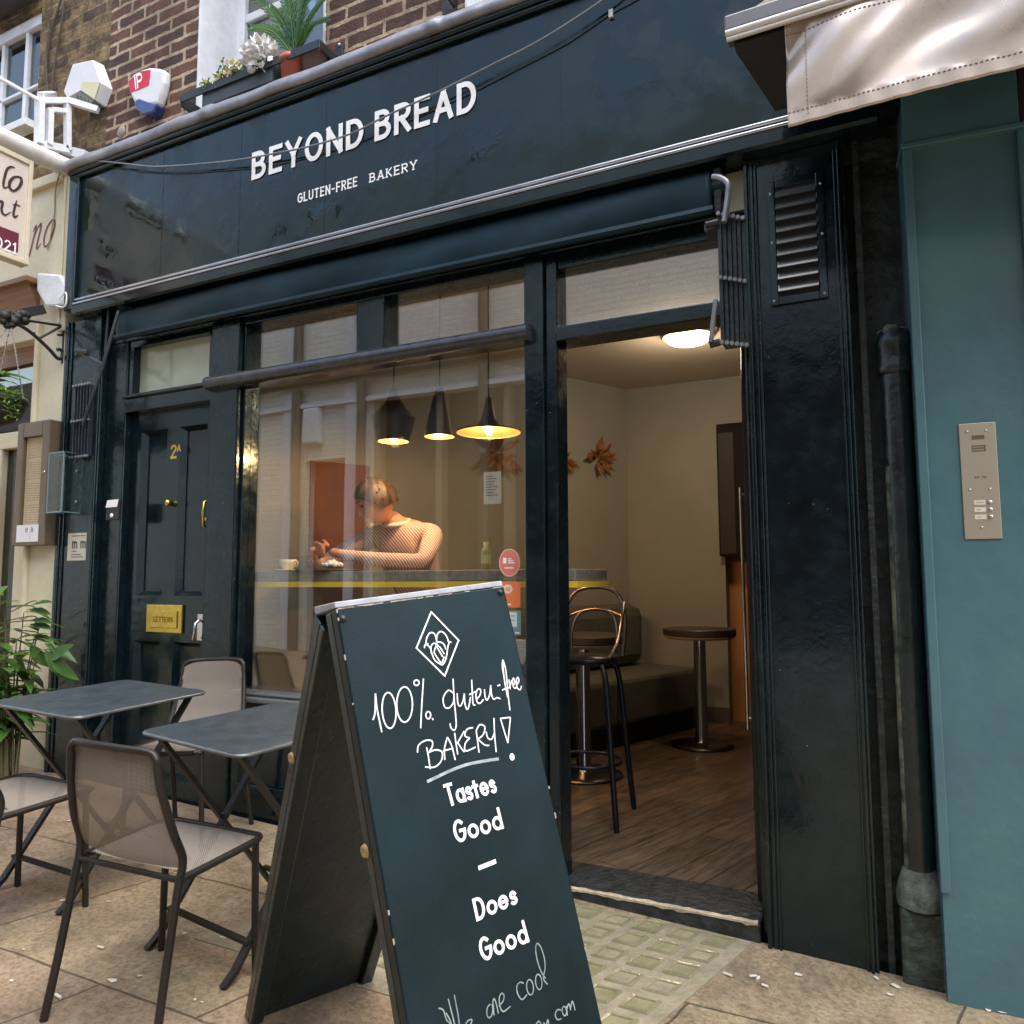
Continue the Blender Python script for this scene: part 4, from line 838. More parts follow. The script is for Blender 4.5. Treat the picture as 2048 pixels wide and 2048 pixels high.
    sm = tmp.modifiers.new('c', 'CORRECTIVE_SMOOTH') if False else tmp.modifiers.new('c', 'SMOOTH'); sm.factor = .5; sm.iterations = 3
    dgp = bpy.context.evaluated_depsgraph_get(); me4 = bpy.data.meshes.new_from_object(tmp.evaluated_get(dgp)); bpy.data.objects.remove(tmp)
    skin = M('skin', (.62, .30, .20), .5, var=.06, vs=20, spec=.3); shirt = bpy.data.materials.new('striped_shirt'); shirt.use_nodes = True
    t = shirt.node_tree; N = t.nodes; L = t.links; tc = N.new('ShaderNodeTexCoord'); wv = N.new('ShaderNodeTexWave'); wv.inputs['Scale'].default_value = 30; wv.inputs['Distortion'].default_value = 1.4; wv.inputs['Detail'].default_value = 2; wv.bands_direction = 'DIAGONAL'
    rp = N.new('ShaderNodeValToRGB'); e = rp.color_ramp.elements; e[0].position = .22; e[1].position = .42; e[0].color = (.40, .12, .14, 1); e[1].color = (.84, .70, .64, 1)
    L.new(tc.outputs['Object'], wv.inputs['Vector']); L.new(wv.outputs['Fac'], rp.inputs[0]); L.new(rp.outputs[0], N['Principled BSDF'].inputs['Base Color']); N['Principled BSDF'].inputs['Roughness'].default_value = .8
    jean = M('dark_trousers', (.03, .035, .06), .8); shoe = M('dark_shoes', (.02, .018, .016), .5)
    root = thing('person', 'person in a pink striped shirt bowed over the window counter with hands together', 'person', (-2.38, 1.0, .08))
    for mt in (skin, shirt, jean, shoe): me4.materials.append(mt)
    for p in me4.polygons:
        c = p.center; k = 1
        if c.z > 1.515+.10*(c.y-.86) and abs(c.x+2.42) < .2: k = 0
        if c.y < .60 and -2.745 < c.x < -2.535 and c.z > 1.295: k = 0
        if c.z < .98 and k: k = 2
        if c.z < .45: k = 3
        p.material_index = k; p.use_smooth = True
    for v in me4.vertices: v.co -= root.location
    b = bpy.data.objects.new('body', me4); COL.objects.link(b); b.parent = root
    hm = MB(); r_ = random.Random(4)
    def hairf(u, v):
        t = math.pi*.60*v; p = 2*math.pi*u; fr = max(0, math.sin(p))
        t2 = t*(1-.46*fr); k = 1.165+.04*r_.random()+.05*math.sin(p*9+t*5)
        x, y, z = math.sin(t2)*math.cos(p)*.081*k, math.sin(t2)*math.sin(p)*.100*k-.006, math.cos(t2)*.114*k+.002
        return H(x, y, z)
    hm.grid(hairf, 60, 16)
    for i in range(260):
        a = r_.uniform(0, 6.28); t = r_.uniform(.05, 1.75)*(1-.46*max(0, math.sin(a))); b0 = H(math.sin(t)*math.cos(a)*.093, math.sin(t)*math.sin(a)*.114-.006, math.cos(t)*.130)
        d_ = (b0-hc).normalized()*.4+Hm @ Vector((r_.uniform(-.4, .4), r_.uniform(-.6, .3), r_.uniform(-.7, .1)))
        hm.tube([b0, b0+d_*.012, b0+d_*.024+Vector((0, 0, -.006))], [.0035, .003, .001], 4)
    obj('hair', hm, M('dark_brown_hair', (.038, .020, .011), .55, var=.4, vs=60), root)
    em = MB()
    for s in (-1, 1): em.ball(H(s*.032, .081, .012), .011, 10); em.tube([H(s*.05, .084, .036), H(s*.033, .094, .042), H(s*.014, .093, .038)], .004, 6)
    obj('eyes', em, M('eye_dark', (.03, .02, .015), .3), root)
    obj('shirt_collar', MB().tube([(-2.405+.072*math.cos(a*.449), .865+.066*math.sin(a*.449), 1.512+.02*math.sin(a*.449)) for a in range(15)], .014, 8), M('collar_pale', (.80, .72, .68), .8), root)
person()
# ------------------------------------------------------------------ A-board
e1 = Vector((.49138, .86503, .10132)).normalized(); e2 = Vector((-.26885, .01446, .96307)); e2 = (e2-e1*e2.dot(e1)).normalized(); en = e1.cross(e2).normalized()
q = ray(672, 1217); TL = CAM+q*1.3; KD = 1.3/1.5
def abp(u, v): d = ray(u, v); k = (TL-CAM).dot(en)/d.dot(en); p = CAM+d*k-TL; return (p.dot(e1), p.dot(e2))
WB_ = abp(1008, 1172)[0]; SL = -0.0
AB = thing('a_board_sign', 'tall dark folding chalkboard sign with white lettering in front of the doorway', 'sign board', (TL.x+.3, TL.y+.1, gz(TL.x+.3, TL.y+.1)))
ABM = M('chalkboard_paint', (.0035, .0095, .012), .40, var=.5, vs=4, bump=.03, bs=140, rvar=.1, spec=.25, tint=(.72, .93, .95))
ABE = M('board_edge_paint', (.004, .011, .014), .34, var=.4, vs=14, bump=.12, bs=60, rvar=.1, tint=(.70, .92, .94))
def down(p, d):     # follow d from p to the pavement
    k = (gz(p.x, p.y)-p.z)
    t = 0
    for _ in range(30): c = p+d*t; t += (c.z-gz(c.x, c.y))/(-d.z+GX*d.x+GY*d.y)
    return p+d*t
ht = Vector((-e1.y, e1.x, 0)).normalized(); T_ = .066*KD
TRc = TL+e1*WB_
def panel(a, b, off, dvec):
    lo_a, lo_b = down(a, dvec), down(b, dvec)
    la, lb = down(a+off, dvec), down(b+off, dvec)
    m = MB(); m.add([a, b, b+off, a+off, lo_a, lo_b, lb, la], [(0, 1, 2, 3), (4, 7, 6, 5), (0, 4, 5, 1), (1, 5, 6, 2), (2, 6, 7, 3), (3, 7, 4, 0)]); return m
obj('chalkboard', panel(TL, TRc, -en*.028, -e2), ABM, AB, bevel=.003)
fr_ = lambda a, w: panel(TL+e1*a-en*.0285, TL+e1*(a+w)-en*.0285, -en*(T_-.0285), -e2)
m = fr_(.0, .035); k = fr_(WB_-.035, .035); m.add(k.v, k.f)
obj('board_batten', m, ABE, AB, bevel=.003)
best = None
RO = TL-en*T_+ht*.055
for i in range(60):
    ph = R(6+i*.5); e3 = (-Vector((0, 0, 1))*math.cos(ph)+ht*math.sin(ph)); e3 = (e3-e1*e3.dot(e1)).normalized(); c = RO+e3*1.0-CAM
    z = c.dot(fw); u, v = 1024+F*c.dot(RI)/z, 1024+F*c.dot(DN)/z; err = abs((600-142*(v-1215)/833)-u)
    if best is None or err < best[0]: best = (err, e3)
e3 = best[1]; off3 = e3.cross(e1).normalized(); off3 = off3 if off3.dot(ht) < 0 else -off3
obj('support_board', panel(RO, RO+e1*WB_, off3*.03, e3), ABE, AB, bevel=.003)
m = MB(); ra = panel(RO+off3*.0305, RO+e1*.035+off3*.0305, off3*.018, e3); m.add(ra.v, ra.f); ra = panel(RO+e1*(WB_-.035)+off3*.0305, RO+e1*WB_+off3*.0305, off3*.018, e3); m.add(ra.v, ra.f)
obj('support_batten', m, ABE, AB, bevel=.003)
obj('top_rail', MB().prism([TL-en*.003+e2*.001, RO+e2*.001+off3*.004, RO+e2*.016+off3*.004, TL-en*.003+e2*.012], e1*WB_), M('worn_white_top', (.33, .335, .37), .55, var=.15, vs=40), AB, bevel=.002)
m = MB(); r_ = random.Random(9)        # scuffs down to bare wood along the arrises
for i in range(11):
    t = r_.random()**1.3*1.05; L_ = r_.uniform(.002, .012); s = 0.0008 if i % 3 else WB_-.0008
    a = TL+e1*s-e2*t+en*.0009; m.add([a+e1*.0014, a-e1*.0010-en*.001, a-e1*.0010-en*.001-e2*L_, a+e1*.0014-e2*L_*.8], [(0, 1, 2, 3)])
for i in range(30):
    t = r_.random()*WB_; L_ = r_.uniform(.004, .02); a = TL+e1*t+en*.0009; m.add([a, a+e1*L_, a+e1*L_-e2*.002, a-e2*r_.uniform(.001, .003)], [(3, 2, 1, 0)])
obj('worn_edge', m, M('bare_ply', (.36, .30, .24), .7, var=.2), AB)
m = MB()
for u, v in ((686, 1238), (1001, 1185)): s, t = abp(u, v); m.lathe([(0, .006), (.005, .005), (.007, .0)], TL+e1*s+e2*t, 12, en)
obj('screw_head', m, IRON, AB)
m = MB()
for u, v in ((555, 1578), (725, 1608)): m.lathe([(.0, .0), (.004, .004), (.009, .006), (.012, .0)], (TL-en*.05-e2*.40 if u > 600 else RO+e3*.36+off3*.015)-e1*.0005, 12, -e1)
obj('hinge_stud', m, M('brass_stud', (.5, .36, .18), .5, metal=.6), AB)
abf = lambda a, b, l: TL+e1*a+e2*b+en*l
# chalk handwriting, traced as strokes on the board's own face
def kE(p): a, b = abp(730+p[0]*.2381, 1180+p[1]*.2381); return (a if a < WB_*.90 else WB_*.90+(a-WB_*.90)*.62, b)
kF = lambda p: abp(850+p[0]*.2112, 1640+p[1]*.2112)
def el(cx, cy, rx, ry, tilt=0, n=22): return [(cx+rx*math.cos(2*math.pi*i/n-1.7)+tilt*math.sin(2*math.pi*i/n-1.7), cy+ry*math.sin(2*math.pi*i/n-1.7)) for i in range(n+1)]
HW = [[(65,1092),(82,1030),(86,870)], [(86,872),(100,1000),(122,1110),(140,1195)], el(200,1012,58,150,8), el(330,962,66,148,0), el(430,780,22,22), [(488,745),(478,900),(470,1040),(465,1162)], el(528,1052,20,30), [(560,1078),(571,1092)],
 [(742,872),(700,843),(664,880),(652,930),(668,985),(705,990),(738,945),(745,875)], [(738,745),(746,900),(760,1060),(764,1140),(748,1178),(722,1160),(712,1120)],
 [(772,868),(778,950),(798,975),(822,930),(832,870)], [(832,870),(836,950),(852,1000),(868,985),(884,900)], [(893,755),(900,880),(906,960),(925,965)], [(872,880),(940,848)],
 [(928,925),(962,885),(968,840),(945,835),(928,880),(938,940),(962,952),(992,920)], [(1000,835),(1006,900),(1022,925),(1044,880),(1052,800)], [(1052,800),(1060,880),(1078,918),(1104,905),(1134,915)], [(1108,806),(1132,797)],
 [(1165,720),(1152,650),(1156,588),(1178,660),(1190,760),(1200,880),(1216,1012)], [(1156,590),(1160,680),(1176,800),(1196,900)], [(1150,842),(1185,826),(1216,818)], [(1206,752),(1218,835)], [(1220,800),(1232,768),(1256,752)],
 [(1244,805),(1276,775),(1270,738),(1250,752),(1250,806),(1278,822),(1300,800)], [(1300,792),(1332,755),(1322,726),(1300,752),(1300,812),(1336,830),(1362,796)],
 [(514,1322),(528,1395),(545,1505)], [(437,1366),(446,1306),(500,1266),(556,1268),(562,1312),(530,1368)], [(530,1368),(586,1344),(644,1360),(640,1432),(585,1486),(503,1486)],
 [(668,1428),(666,1330),(690,1236)], [(690,1236),(726,1310),(756,1428)], [(652,1352),(740,1330)], [(750,1200),(762,1290),(776,1382)], [(830,1186),(770,1292)], [(776,1284),(806,1330),(832,1362)],
 [(905,1156),(852,1172),(836,1225),(876,1244)], [(876,1244),(838,1290),(842,1352),(926,1320)], [(932,1182),(944,1270),(956,1366)], [(932,1182),(962,1132),(1004,1150),(990,1216),(946,1252)], [(946,1252),(1000,1300),(1042,1306)],
 [(1014,1190),(1030,1244),(1062,1252),(1084,1200)], [(1080,1076),(1086,1220),(1099,1362)], [(1132,1080),(1218,1070)], [(1218,1070),(1196,1286)], [(1196,1286),(1134,1082)]]
CH = M('chalk_white', (.74, .76, .78), .9, var=.12, vs=60); FC = M('faint_chalk', (.22, .27, .26), .9, var=.3, vs=40)
m = MB(); i = 0
for st_ in HW:
    P = [kE(p) for p in st_]; P = [(p.x, p.y) for p in cat([(a, b, 0) for a, b in P], 5)]
    ribbon(m, P, .0026, abf, .0008+.00012*(i % 9), False); i += 1
disc(m, abf, *kE((1233,1402)), .0055, .0065, .001, 12)
obj('handwriting', m, CH, AB)
m = MB(); LG = [[(553,187),(783,425)], [(783,425),(668,722)], [(668,722),(430,487)], [(430,487),(553,187)]]
for st_ in LG: ribbon(m, [kE(p) for p in st_], .0029, abf, .0009+.00012*(i % 9)); i += 1
for st_ in ([(497,490),(502,462),(530,452)], [(510,466),(512,420),(530,375),(556,358),(585,376),(600,440)], [(600,440),(600,390),(618,356),(645,352),(676,380),(700,432)], [(722,440),(700,436),(690,416)],
            [(518,462),(545,490),(560,540),(588,596),(645,632)], [(704,436),(690,490),(682,550),(668,600),(645,632)], [(556,535),(552,480),(572,450),(600,455),(618,476)], [(604,440),(636,440),(664,462),(676,500)],
            [(600,456),(584,500),(578,528)], [(596,470),(625,520),(650,562)], [(622,474),(645,510),(664,540)], [(578,528),(604,570),(640,612),(662,560)]):
    P = [kE(p) for p in st_]; P = [(p.x, p.y) for p in cat([(a, b, 0) for a, b in P], 6)]; ribbon(m, P, .0025, abf, .0009+.00012*(i % 9), False); i += 1
obj('emblem', m, WHITE, AB)
m = MB()
P = [(p.x, p.y) for p in cat([(*kE(p), 0) for p in ((530,1605),(600,1572),(700,1524),(840,1470),(980,1440),(1112,1420))])]; ribbon(m, P, .0052, abf, .0009)
obj('chalk_underline', m, M('grey_chalk', (.30, .35, .37), .9, var=.3, vs=60), AB)
m = MB()
for st_ in ([(125,1780),(170,1800),(200,1890),(240,1932),(275,2000)], [(195,1825),(240,1910),(262,2010)], [(215,1690),(240,1790),(268,1900),(292,2000)], [(275,1655),(292,1740),(312,1850),(330,1990)], [(372,1960),(400,1905),(440,1888),(432,1930),(388,1990)],
            [(618,1742),(588,1775),(584,1840),(602,1872),(628,1850),(640,1790),(632,1742)], [(636,1742),(645,1800),(652,1848)], [(648,1800),(640,1720),(652,1692),(672,1740),(692,1832)], [(694,1760),(735,1715),(745,1660),(722,1640),(700,1680),(706,1760),(738,1812),(806,1762)],
            [(930,1545),(896,1535),(866,1572),(872,1640),(905,1694),(930,1690),(962,1650)], el(990,1582,32,72,6), el(1072,1532,30,72,6), [(1140,1500),(1100,1440),(1062,1330),(1046,1220),(1060,1168),(1092,1200),(1124,1290),(1136,1390),(1120,1500),(1160,1556)],
            [(1050,1932),(1075,1905),(1100,1940),(1125,1990)], [(1120,1915),(1140,1950),(1160,1890),(1168,1930)], [(1288,1800),(1252,1796),(1230,1840),(1250,1888),(1290,1880)], el(1316,1808,20,44,4), [(1345,1850),(1336,1760)], [(1338,1790),(1358,1738),(1376,1800)], [(1374,1780),(1388,1716),(1402,1740),(1416,1800)]):
    P = [(p.x, p.y) for p in cat([(*kF(p), 0) for p in st_], 5)]; ribbon(m, P, .0021, abf, .0006+.00012*(i % 9), False); i += 1
obj('faint_handwriting', m, FC, AB)
m = MB()
kC = lambda x, y: abp(600+x*.4389, 1200+y*.4389)
def printed(txt, pa, pb, top):
    a, b = Vector(kC(*pa)), Vector(kC(*pb)); t = Vector(kC(*top)); s = b-a; h = t-a; n_ = s.normalized(); hv = h
    f_ = lambda x, y, l: abf(*(a+n_*x+hv*y), l)
    write(m, txt, lambda x, y, l: f_(x, y, l), 1.0, .165, width=s.length) if False else None
    tot = sum(G[c][0]+.165+.13 for c in txt)-.13; sx = s.length/tot; x = .08
    global i
    for c in txt:
        gw, st = G[c]
        for pl in st:
            pts = [((x+p[0])*sx, .08+p[1]*.84) for p in pl]; w = .0054
            P2 = [tuple(a+n_*p[0]+hv*p[1]) for p in pts]; ribbon(m, P2, w, abf, .0008+.00012*(i % 9)); i += 1
        x += gw+.165+.13
printed('Tastes', (678,943), (897,878), (650,840))
obj('lettering', m, WHITE, AB); m = MB()
printed('Good', (712,1112), (928,1042), (688,1008))
obj('lettering', m, WHITE, AB); m = MB()
printed('Does', (804,1465), (992,1383), (782,1362))
obj('lettering', m, WHITE, AB); m = MB()
printed('Good', (832,1652), (1044,1558), (804,1545))
obj('lettering', m, WHITE, AB); m = MB()
ribbon(m, [kC(812,1222), kC(892,1190)], .0072, abf, .0009, False)
obj('lettering', m, WHITE, AB)
# ------------------------------------------------------------------ chairs and tables
FRM = M('dark_bronze_frame', (.035, .030, .026), .42, metal=.5, var=.15, bump=.2, bs=90)
def meshfab():
    m = bpy.data.materials.new('woven_mesh_fabric'); m.use_nodes = True; t = m.node_tree; N = t.nodes; L = t.links; b = N['Principled BSDF']
    b.inputs['Base Color'].default_value = (.23, .20, .17, 1); b.inputs['Roughness'].default_value = .6
    tc = N.new('ShaderNodeTexCoord'); sp = N.new('ShaderNodeSeparateXYZ'); L.new(tc.outputs['Object'], sp.inputs[0])
    yz = N.new('ShaderNodeMath'); yz.operation = 'SUBTRACT'; L.new(sp.outputs['Z'], yz.inputs[0]); L.new(sp.outputs['Y'], yz.inputs[1])
    outs = []
    for src, k in ((sp.outputs['X'], 900), (yz.outputs[0], 900)):
        a = N.new('ShaderNodeMath'); a.operation = 'MULTIPLY'; a.inputs[1].default_value = k; L.new(src, a.inputs[0])
        s = N.new('ShaderNodeMath'); s.operation = 'SINE'; L.new(a.outputs[0], s.inputs[0]); outs.append(s)
    mu = N.new('ShaderNodeMath'); mu.operation = 'MULTIPLY'; L.new(outs[0].outputs[0], mu.inputs[0]); L.new(outs[1].outputs[0], mu.inputs[1])
    gt = N.new('ShaderNodeMath'); gt.operation = 'GREATER_THAN'; gt.inputs[1].default_value = .48; L.new(mu.outputs[0], gt.inputs[0])
    tr = N.new('ShaderNodeBsdfTransparent'); mx = N.new('ShaderNodeMixShader'); L.new(gt.outputs[0], mx.inputs[0]); L.new(b.outputs[0], mx.inputs[1]); L.new(tr.outputs[0], mx.inputs[2])
    L.new(mx.outputs[0], N['Material Output'].inputs['Surface']); return m
FAB = meshfab()
def side(s, x=.175): return [(s*x*.84, -.205, .69), (s*x*.88, -.196, .63), (s*x*.97, -.165, .52), (s*x*1.01, -.135, .445), (s*x*.99, -.138, .395), (s*x, -.150, .33), (s*x*1.02, -.178, .16), (s*x*1.06, -.205, 0)]
def make_chair():
    t = thing('mesh_chair', 'bronze mesh cafe chair with its back to the viewer, beside the chalkboard sign', 'chair', (0, 0, 0), 'bronze mesh chairs on the pavement')
    bp_ = [(0.0, -.196, .722), (0, -.188, .62), (0, -.158, .50), (0, -.128, .43), (0, -.10, .405)]
    def bf(u, v):
        k = v*4; i = min(3, int(k)); f = k-i; y = bp_[i][1]*(1-f)+bp_[i+1][1]*f; z = bp_[i][2]*(1-f)+bp_[i+1][2]*f; x = (u-.5)*2
        w = .140+.034*min(1, v/.62)-.010*max(0, (v-.7)/.3); y -= .022*(1-x*x); z -= (.022*abs(x)**5 if v < .12 else 0)
        return Vector((x*w, y, z))
    obj('backrest', MB().grid(bf, 16, 20), FAB, t)
    def sf(u, v):
        x = (u-.5)*2; y = -.11+v*.305; z = .398-.012*(1-x*x)*(1-(2*v-1)**2)+(-.010*((v-.82)/.18) if v > .82 else 0)
        return Vector((x*.178, y, z))
    obj('seat', MB().grid(sf, 14, 14), FAB, t)
    m = MB(); top = cat([side(-1)[0], (-.144, -.208, .708), (-.122, -.212, .724), (-.05, -.226, .728), (.05, -.226, .728), (.122, -.212, .724), (.144, -.208, .708), side(1)[0]], 5)
    m.tube(top, .010, 8)
    for s in (-1, 1):
        m.tube(cat(side(s)[:5], 5), .0105, 8)
        m.tube(cat([(s*.174, -.14, .392), (s*.180, .0, .394), (s*.178, .15, .394), (s*.15, .197, .388)]), .0105, 8)
    m.tube(cat([(-.15, .197, .388), (0, .203, .386), (.15, .197, .388)]), .0105, 8); m.tube([(-.17, -.14, .392), (.17, -.14, .392)], .008, 8)
    obj('frame', m, FRM, t)
    for s in (-1, 1):
        obj('leg', MB().tube(cat(side(s)[4:], 5), .0108, 8), FRM, t)
        obj('leg', MB().tube([(s*.165, .165, .388), (s*.170, .170, .2), (s*.176, .178, 0)], .0105, 8), FRM, t)
    return t
ch = make_chair()
def put(o, x, y, rz): o.location = (x, y, gz(x, y)); o.rotation_euler = (math.atan(GY), -math.atan(GX), R(rz)); o.rotation_euler.z = R(rz)
put(ch, -1.845, -1.055, 6)
c2_ = dup(ch, (0, 0, 0), 0, 'bronze mesh cafe chair cut off by the left edge of the picture'); put(c2_, -2.665, -1.015, 3)
c3_ = dup(ch, (0, 0, 0), 0, 'bronze mesh cafe chair against the shop front, its back to the bakery window'); put(c3_, -2.70, -.235, 197)
TBL = M('dark_table_metal', (.030, .042, .050), .42, var=.2, vs=12, bump=.15, bs=160, rvar=.08)
def make_table():
    t = thing('folding_table', 'dark metal folding cafe table at the left beside the leafy shrub', 'table', (0, 0, 0), 'dark folding tables on the pavement')
    hx, hy, r, z0, z1 = .238, .280, .035, .652, .665; P = []
    for cx, cy, a0 in ((hx-r, hy-r, 0), (-hx+r, hy-r, 90), (-hx+r, -hy+r, 180), (hx-r, -hy+r, 270)):
        for k in range(6): a = R(a0+90*k/5); P.append((cx+r*math.cos(a), cy+r*math.sin(a), z0))
    obj('tabletop', MB().prism(P, (0, 0, z1-z0)), TBL, t, bevel=.003)
    obj('rim', MB().tube([(x, y, z0+.005) for x, y, z in P]+[(P[0][0], P[0][1], z0+.005)], .0065, 6), M('worn_rim', (.16, .17, .17), .35, metal=.5, var=.3), t)
    for sx in (-1, 1):
        x = sx*.195
        for k, o_ in ((1, 0), (-1, .014)):
            m = MB().bar((x-sx*o_, -k*.245, .648), (x-sx*o_, k*.225, .03), .013, .024, (1, 0, 0)); m.bar((x-sx*o_, k*.225, .031), (x-sx*o_, k*.262, .004), .016, .020, (1, 0, 0))
            obj('leg', m, FRM, t)
    m = MB().bar((-.19, .185, .10), (.19, .185, .10), .020, .010).bar((-.19, -.185, .10), (.19, -.185, .10), .020, .010).bar((-.19, -.22, .640), (.19, -.22, .640), .02, .012).bar((-.19, .22, .640), (.19, .22, .640), .02, .012)
    obj('stretcher', m, FRM, t)
    return t
tb = make_table(); put(tb, -2.70, -.655, 1)
t2 = dup(tb, (0, 0, 0), 0, 'dark metal folding cafe table beside the sandwich board'); put(t2, -1.865, -.68, -6)
# ------------------------------------------------------------------ awnings and arms
RA = thing('retracted_awning', 'dark canvas shop awning wound in beneath the bakery fascia', 'awning', (-2, .02, 2.5))
def val(u, v):
    x = -3.64+u*3.155; z = 2.648-.148*v; y = .018-.010*math.sin(v*3.14)+.006*math.sin(x*9+v*2)*v+.004*math.sin(x*3.1+2*v)
    return Vector((x, y, z+.003*math.sin(x*4)))
obj('valance', MB().grid(val, 160, 10), CANVAS, RA, solid=.006)
obj('front_rail', MB().profx([(.012, 2.486), (.0, 2.496), (.004, 2.512), (.03, 2.514), (.035, 2.49)], -3.65, -.48), CANVAS, RA)
obj('roller', MB().tube([(-3.66, .06, 2.59), (-.44, .06, 2.59)], .045, 14), CANVAS, RA)
m = MB().box((-.48, .02, 2.49), (-.452, .08, 2.655)); obj('end_bracket', m, IRON, RA, bevel=.004)
obj('pale_end_board', MB().box((-.445, .083, 2.51), (-.385, .0845, 2.655)), CREAM, RA)
ARM = M('awning_arm_paint', (.022, .030, .036), .38, var=.25, bump=.3, bs=50); GRY = M('worn_galvanised', (.26, .27, .29), .4, metal=.6, var=.2)
def arm(label, x, zt, zb, y0, w, n, mirror, dep=.10, bw=.0035):
    t = thing('folding_awning_arm', label, 'awning arm', (x, y0, zb), 'folded concertina awning arms'); m = MB()
    for k in range(n): yy = y0-.006-.028*k if False else y0; xx = x+mirror*(k/(n-1))*w; m.box((xx-bw, y0-.03-dep+dep*(k/(n-1)), zb+.01), (xx+bw, y0-.004, zt-.01))
    obj('link_bars', m, ARM, t); m = MB()
    for k in range(n):
        xx = x+mirror*(k/(n-1))*w
        for z in (zt-.006, (zt+zb)/2, zb+.006): m.tube([(xx, y0-.045-dep+dep*(k/(n-1)), z), (xx, y0-.025-dep+dep*(k/(n-1)), z)], .0075, 8)
    obj('rivets', m, GRY, t); return t
# right-hand arm
t = arm('folded awning arm on the pilaster at the right of the open doorway', -.452, 2.455, 1.99, .06, .070, 6, 1, .07, .0058)
obj('lever', MB().tube(cat([AY(1426, 354, -.02), AY(1440, 356, -.03), AY(1456, 368, -.04), AY(1455, 395, -.04), AY(1448, 445, -.05)]), .011, 8).bar(AY(1432, 600, -.06), AY(1421, 685, -.06), .013, .02), GRY, t)
obj('bracket', MB().box((-.505, -.03, 2.405), (-.455, .05, 2.43)).tube([AY(1412, 450, -.05), AY(1437, 444, -.05)], .012, 8).tube([AY(1420, 690, -.05), AY(1440, 684, -.05)], .013, 8), ARM, t)
# left-hand arm
t = arm('folded awning arm on the pilaster at the left of the house door', -3.835, 2.275, 1.865, .045, -.13, 6, 1, .004, .0025)
obj('lever', MB().tube([AY(237, 622, -.02), AY(205, 735, -.07), AY(166, 850, -.07)], .009, 8).tube([AY(158, 703, -.07), AY(206, 730, -.06)], .011, 8), ARM, t)
obj('bracket', MB().tube([AY(152, 701, -.08), AY(176, 704, -.08)], .013, 10).tube([AY(218, 615, .03), AY(211, 705, .03)], .008, 8), ARM, t)
NA = thing('canvas_awning', 'shiny beige canvas awning of the neighbouring shop hanging over the right pilaster', 'awning', (.4, -.5, 2.45))
SAT = M('satin_beige_canvas', (.56, .47, .40), .27, metal=.62, var=.12, vs=4, spec=.6, rvar=.08)
Ya = -.50; zt_, zb_ = 2.742, 2.432
def fab(u, v):
    x = -.178+u*1.5; z = zt_-(zt_-zb_)*v
    f = x*1.0+v*.16
    f = x*1.0+v*.20
    e = math.sin(min(1, v*1.15)*3.14)
    y = Ya-.004-.024*math.sin(f*10+.4+1.6*math.sin(x*4+v))*e-.011*math.sin(f*21+2.4*math.sin(f*7+1)+v*3)*e-.004*math.sin(x*27+v*11+2*math.sin(x*13))*e-.0012*math.sin(x*90)*(v > .86)
    return Vector((x, y, z+.0025*math.sin(x*9)*v))
cv = obj('valance', MB().grid(fab, 220, 40), SAT, NA, solid=.003)
m = MB()
for vv in (.13, .875):
    for k in range(130):
        u0 = (k+.15)/130; a, b = fab(u0, vv), fab(u0+.0042, vv); m.bar(a+Vector((0, -.0025, 0)), b+Vector((0, -.0025, 0)), .002, .002)
for k in range(24): a, b = fab(.035, .06+k*.037), fab(.035, .078+k*.037); m.bar(a+Vector((0, -.0025, 0)), b+Vector((0, -.0025, 0)), .002, .002)
obj('stitching', m, M('stitch_thread', (.22, .15, .10), .8), cv)
obj('front_rail', MB().box((-.338, Ya-.02, 2.752), (1.6, Ya+.06, 2.800)), M('grey_rail', (.16, .155, .17), .4, metal=.3, var=.1), NA, bevel=.006)
obj('bead', MB().tube([(-.334, Ya-.018, 2.744), (1.6, Ya-.018, 2.744)], .0095, 10).tube([(-.332, Ya-.014, 2.728), (1.6, Ya-.014, 2.728)], .007, 8), M('white_bead', (.68, .66, .64), .3, var=.1), NA)
obj('housing', MB().prism([(-.318, Ya+.02, 2.735), (1.6, Ya+.02, 2.735), (1.6, Ya+.34, 2.735), (-.20, Ya+.34, 2.735), (-.235, Ya+.25, 2.735)], (0, 0, .045)).prism([(-.318, Ya+.025, 2.735), (-.318, Ya+.06, 2.735), (-.21, Ya+.30, 2.69), (-.235, Ya+.25, 2.64)], (1.9, 0, 0)), M('black_housing', (.012, .011, .012), .5), NA)
obj('roof_sheet', MB().prism([(-.30, Ya+.02, 2.803), (1.6, Ya+.02, 2.803), (1.6, .10, 3.35), (-.12, .10, 3.35)], (0, 0, .006)), SAT, NA)
# ------------------------------------------------------------------ right-hand pipework and fittings
DPp = thing('downpipe', 'black cast iron downpipe with ribbed collar beside the teal panel', 'downpipe', (.067, .07, .24))
PM = M('pipe_black_paint', (.009, .018, .018), .35, var=.4, vs=10, bump=.5, bs=40, rvar=.1, coat=.2)
obj('pipe', MB().lathe([(.043, .24), (.043, 1.99)], (.066, .07, 0), 24), PM, DPp)
obj('collar', MB().lathe([(.043, 1.845), (.052, 1.85), (.056, 1.862), (.052, 1.876), (.051, 1.93), (.056, 1.942), (.056, 1.958), (.050, 1.968), (.050, 1.978), (.03, 1.985)], (.066, .07, 0), 28), PM, DPp)
m = MB(); r_ = random.Random(2)
for k in range(40): a = r_.uniform(0, 6.28); m.ball((.066+.04*math.cos(a)*r_.random(), .07+.04*math.sin(a)*r_.random(), 1.975+.02*r_.random()), r_.uniform(.006, .015), 8)
obj('mortar_cap', m, M('grey_mortar', (.14, .15, .12), .9, var=.4, vs=40, bump=.8, bs=60), DPp)
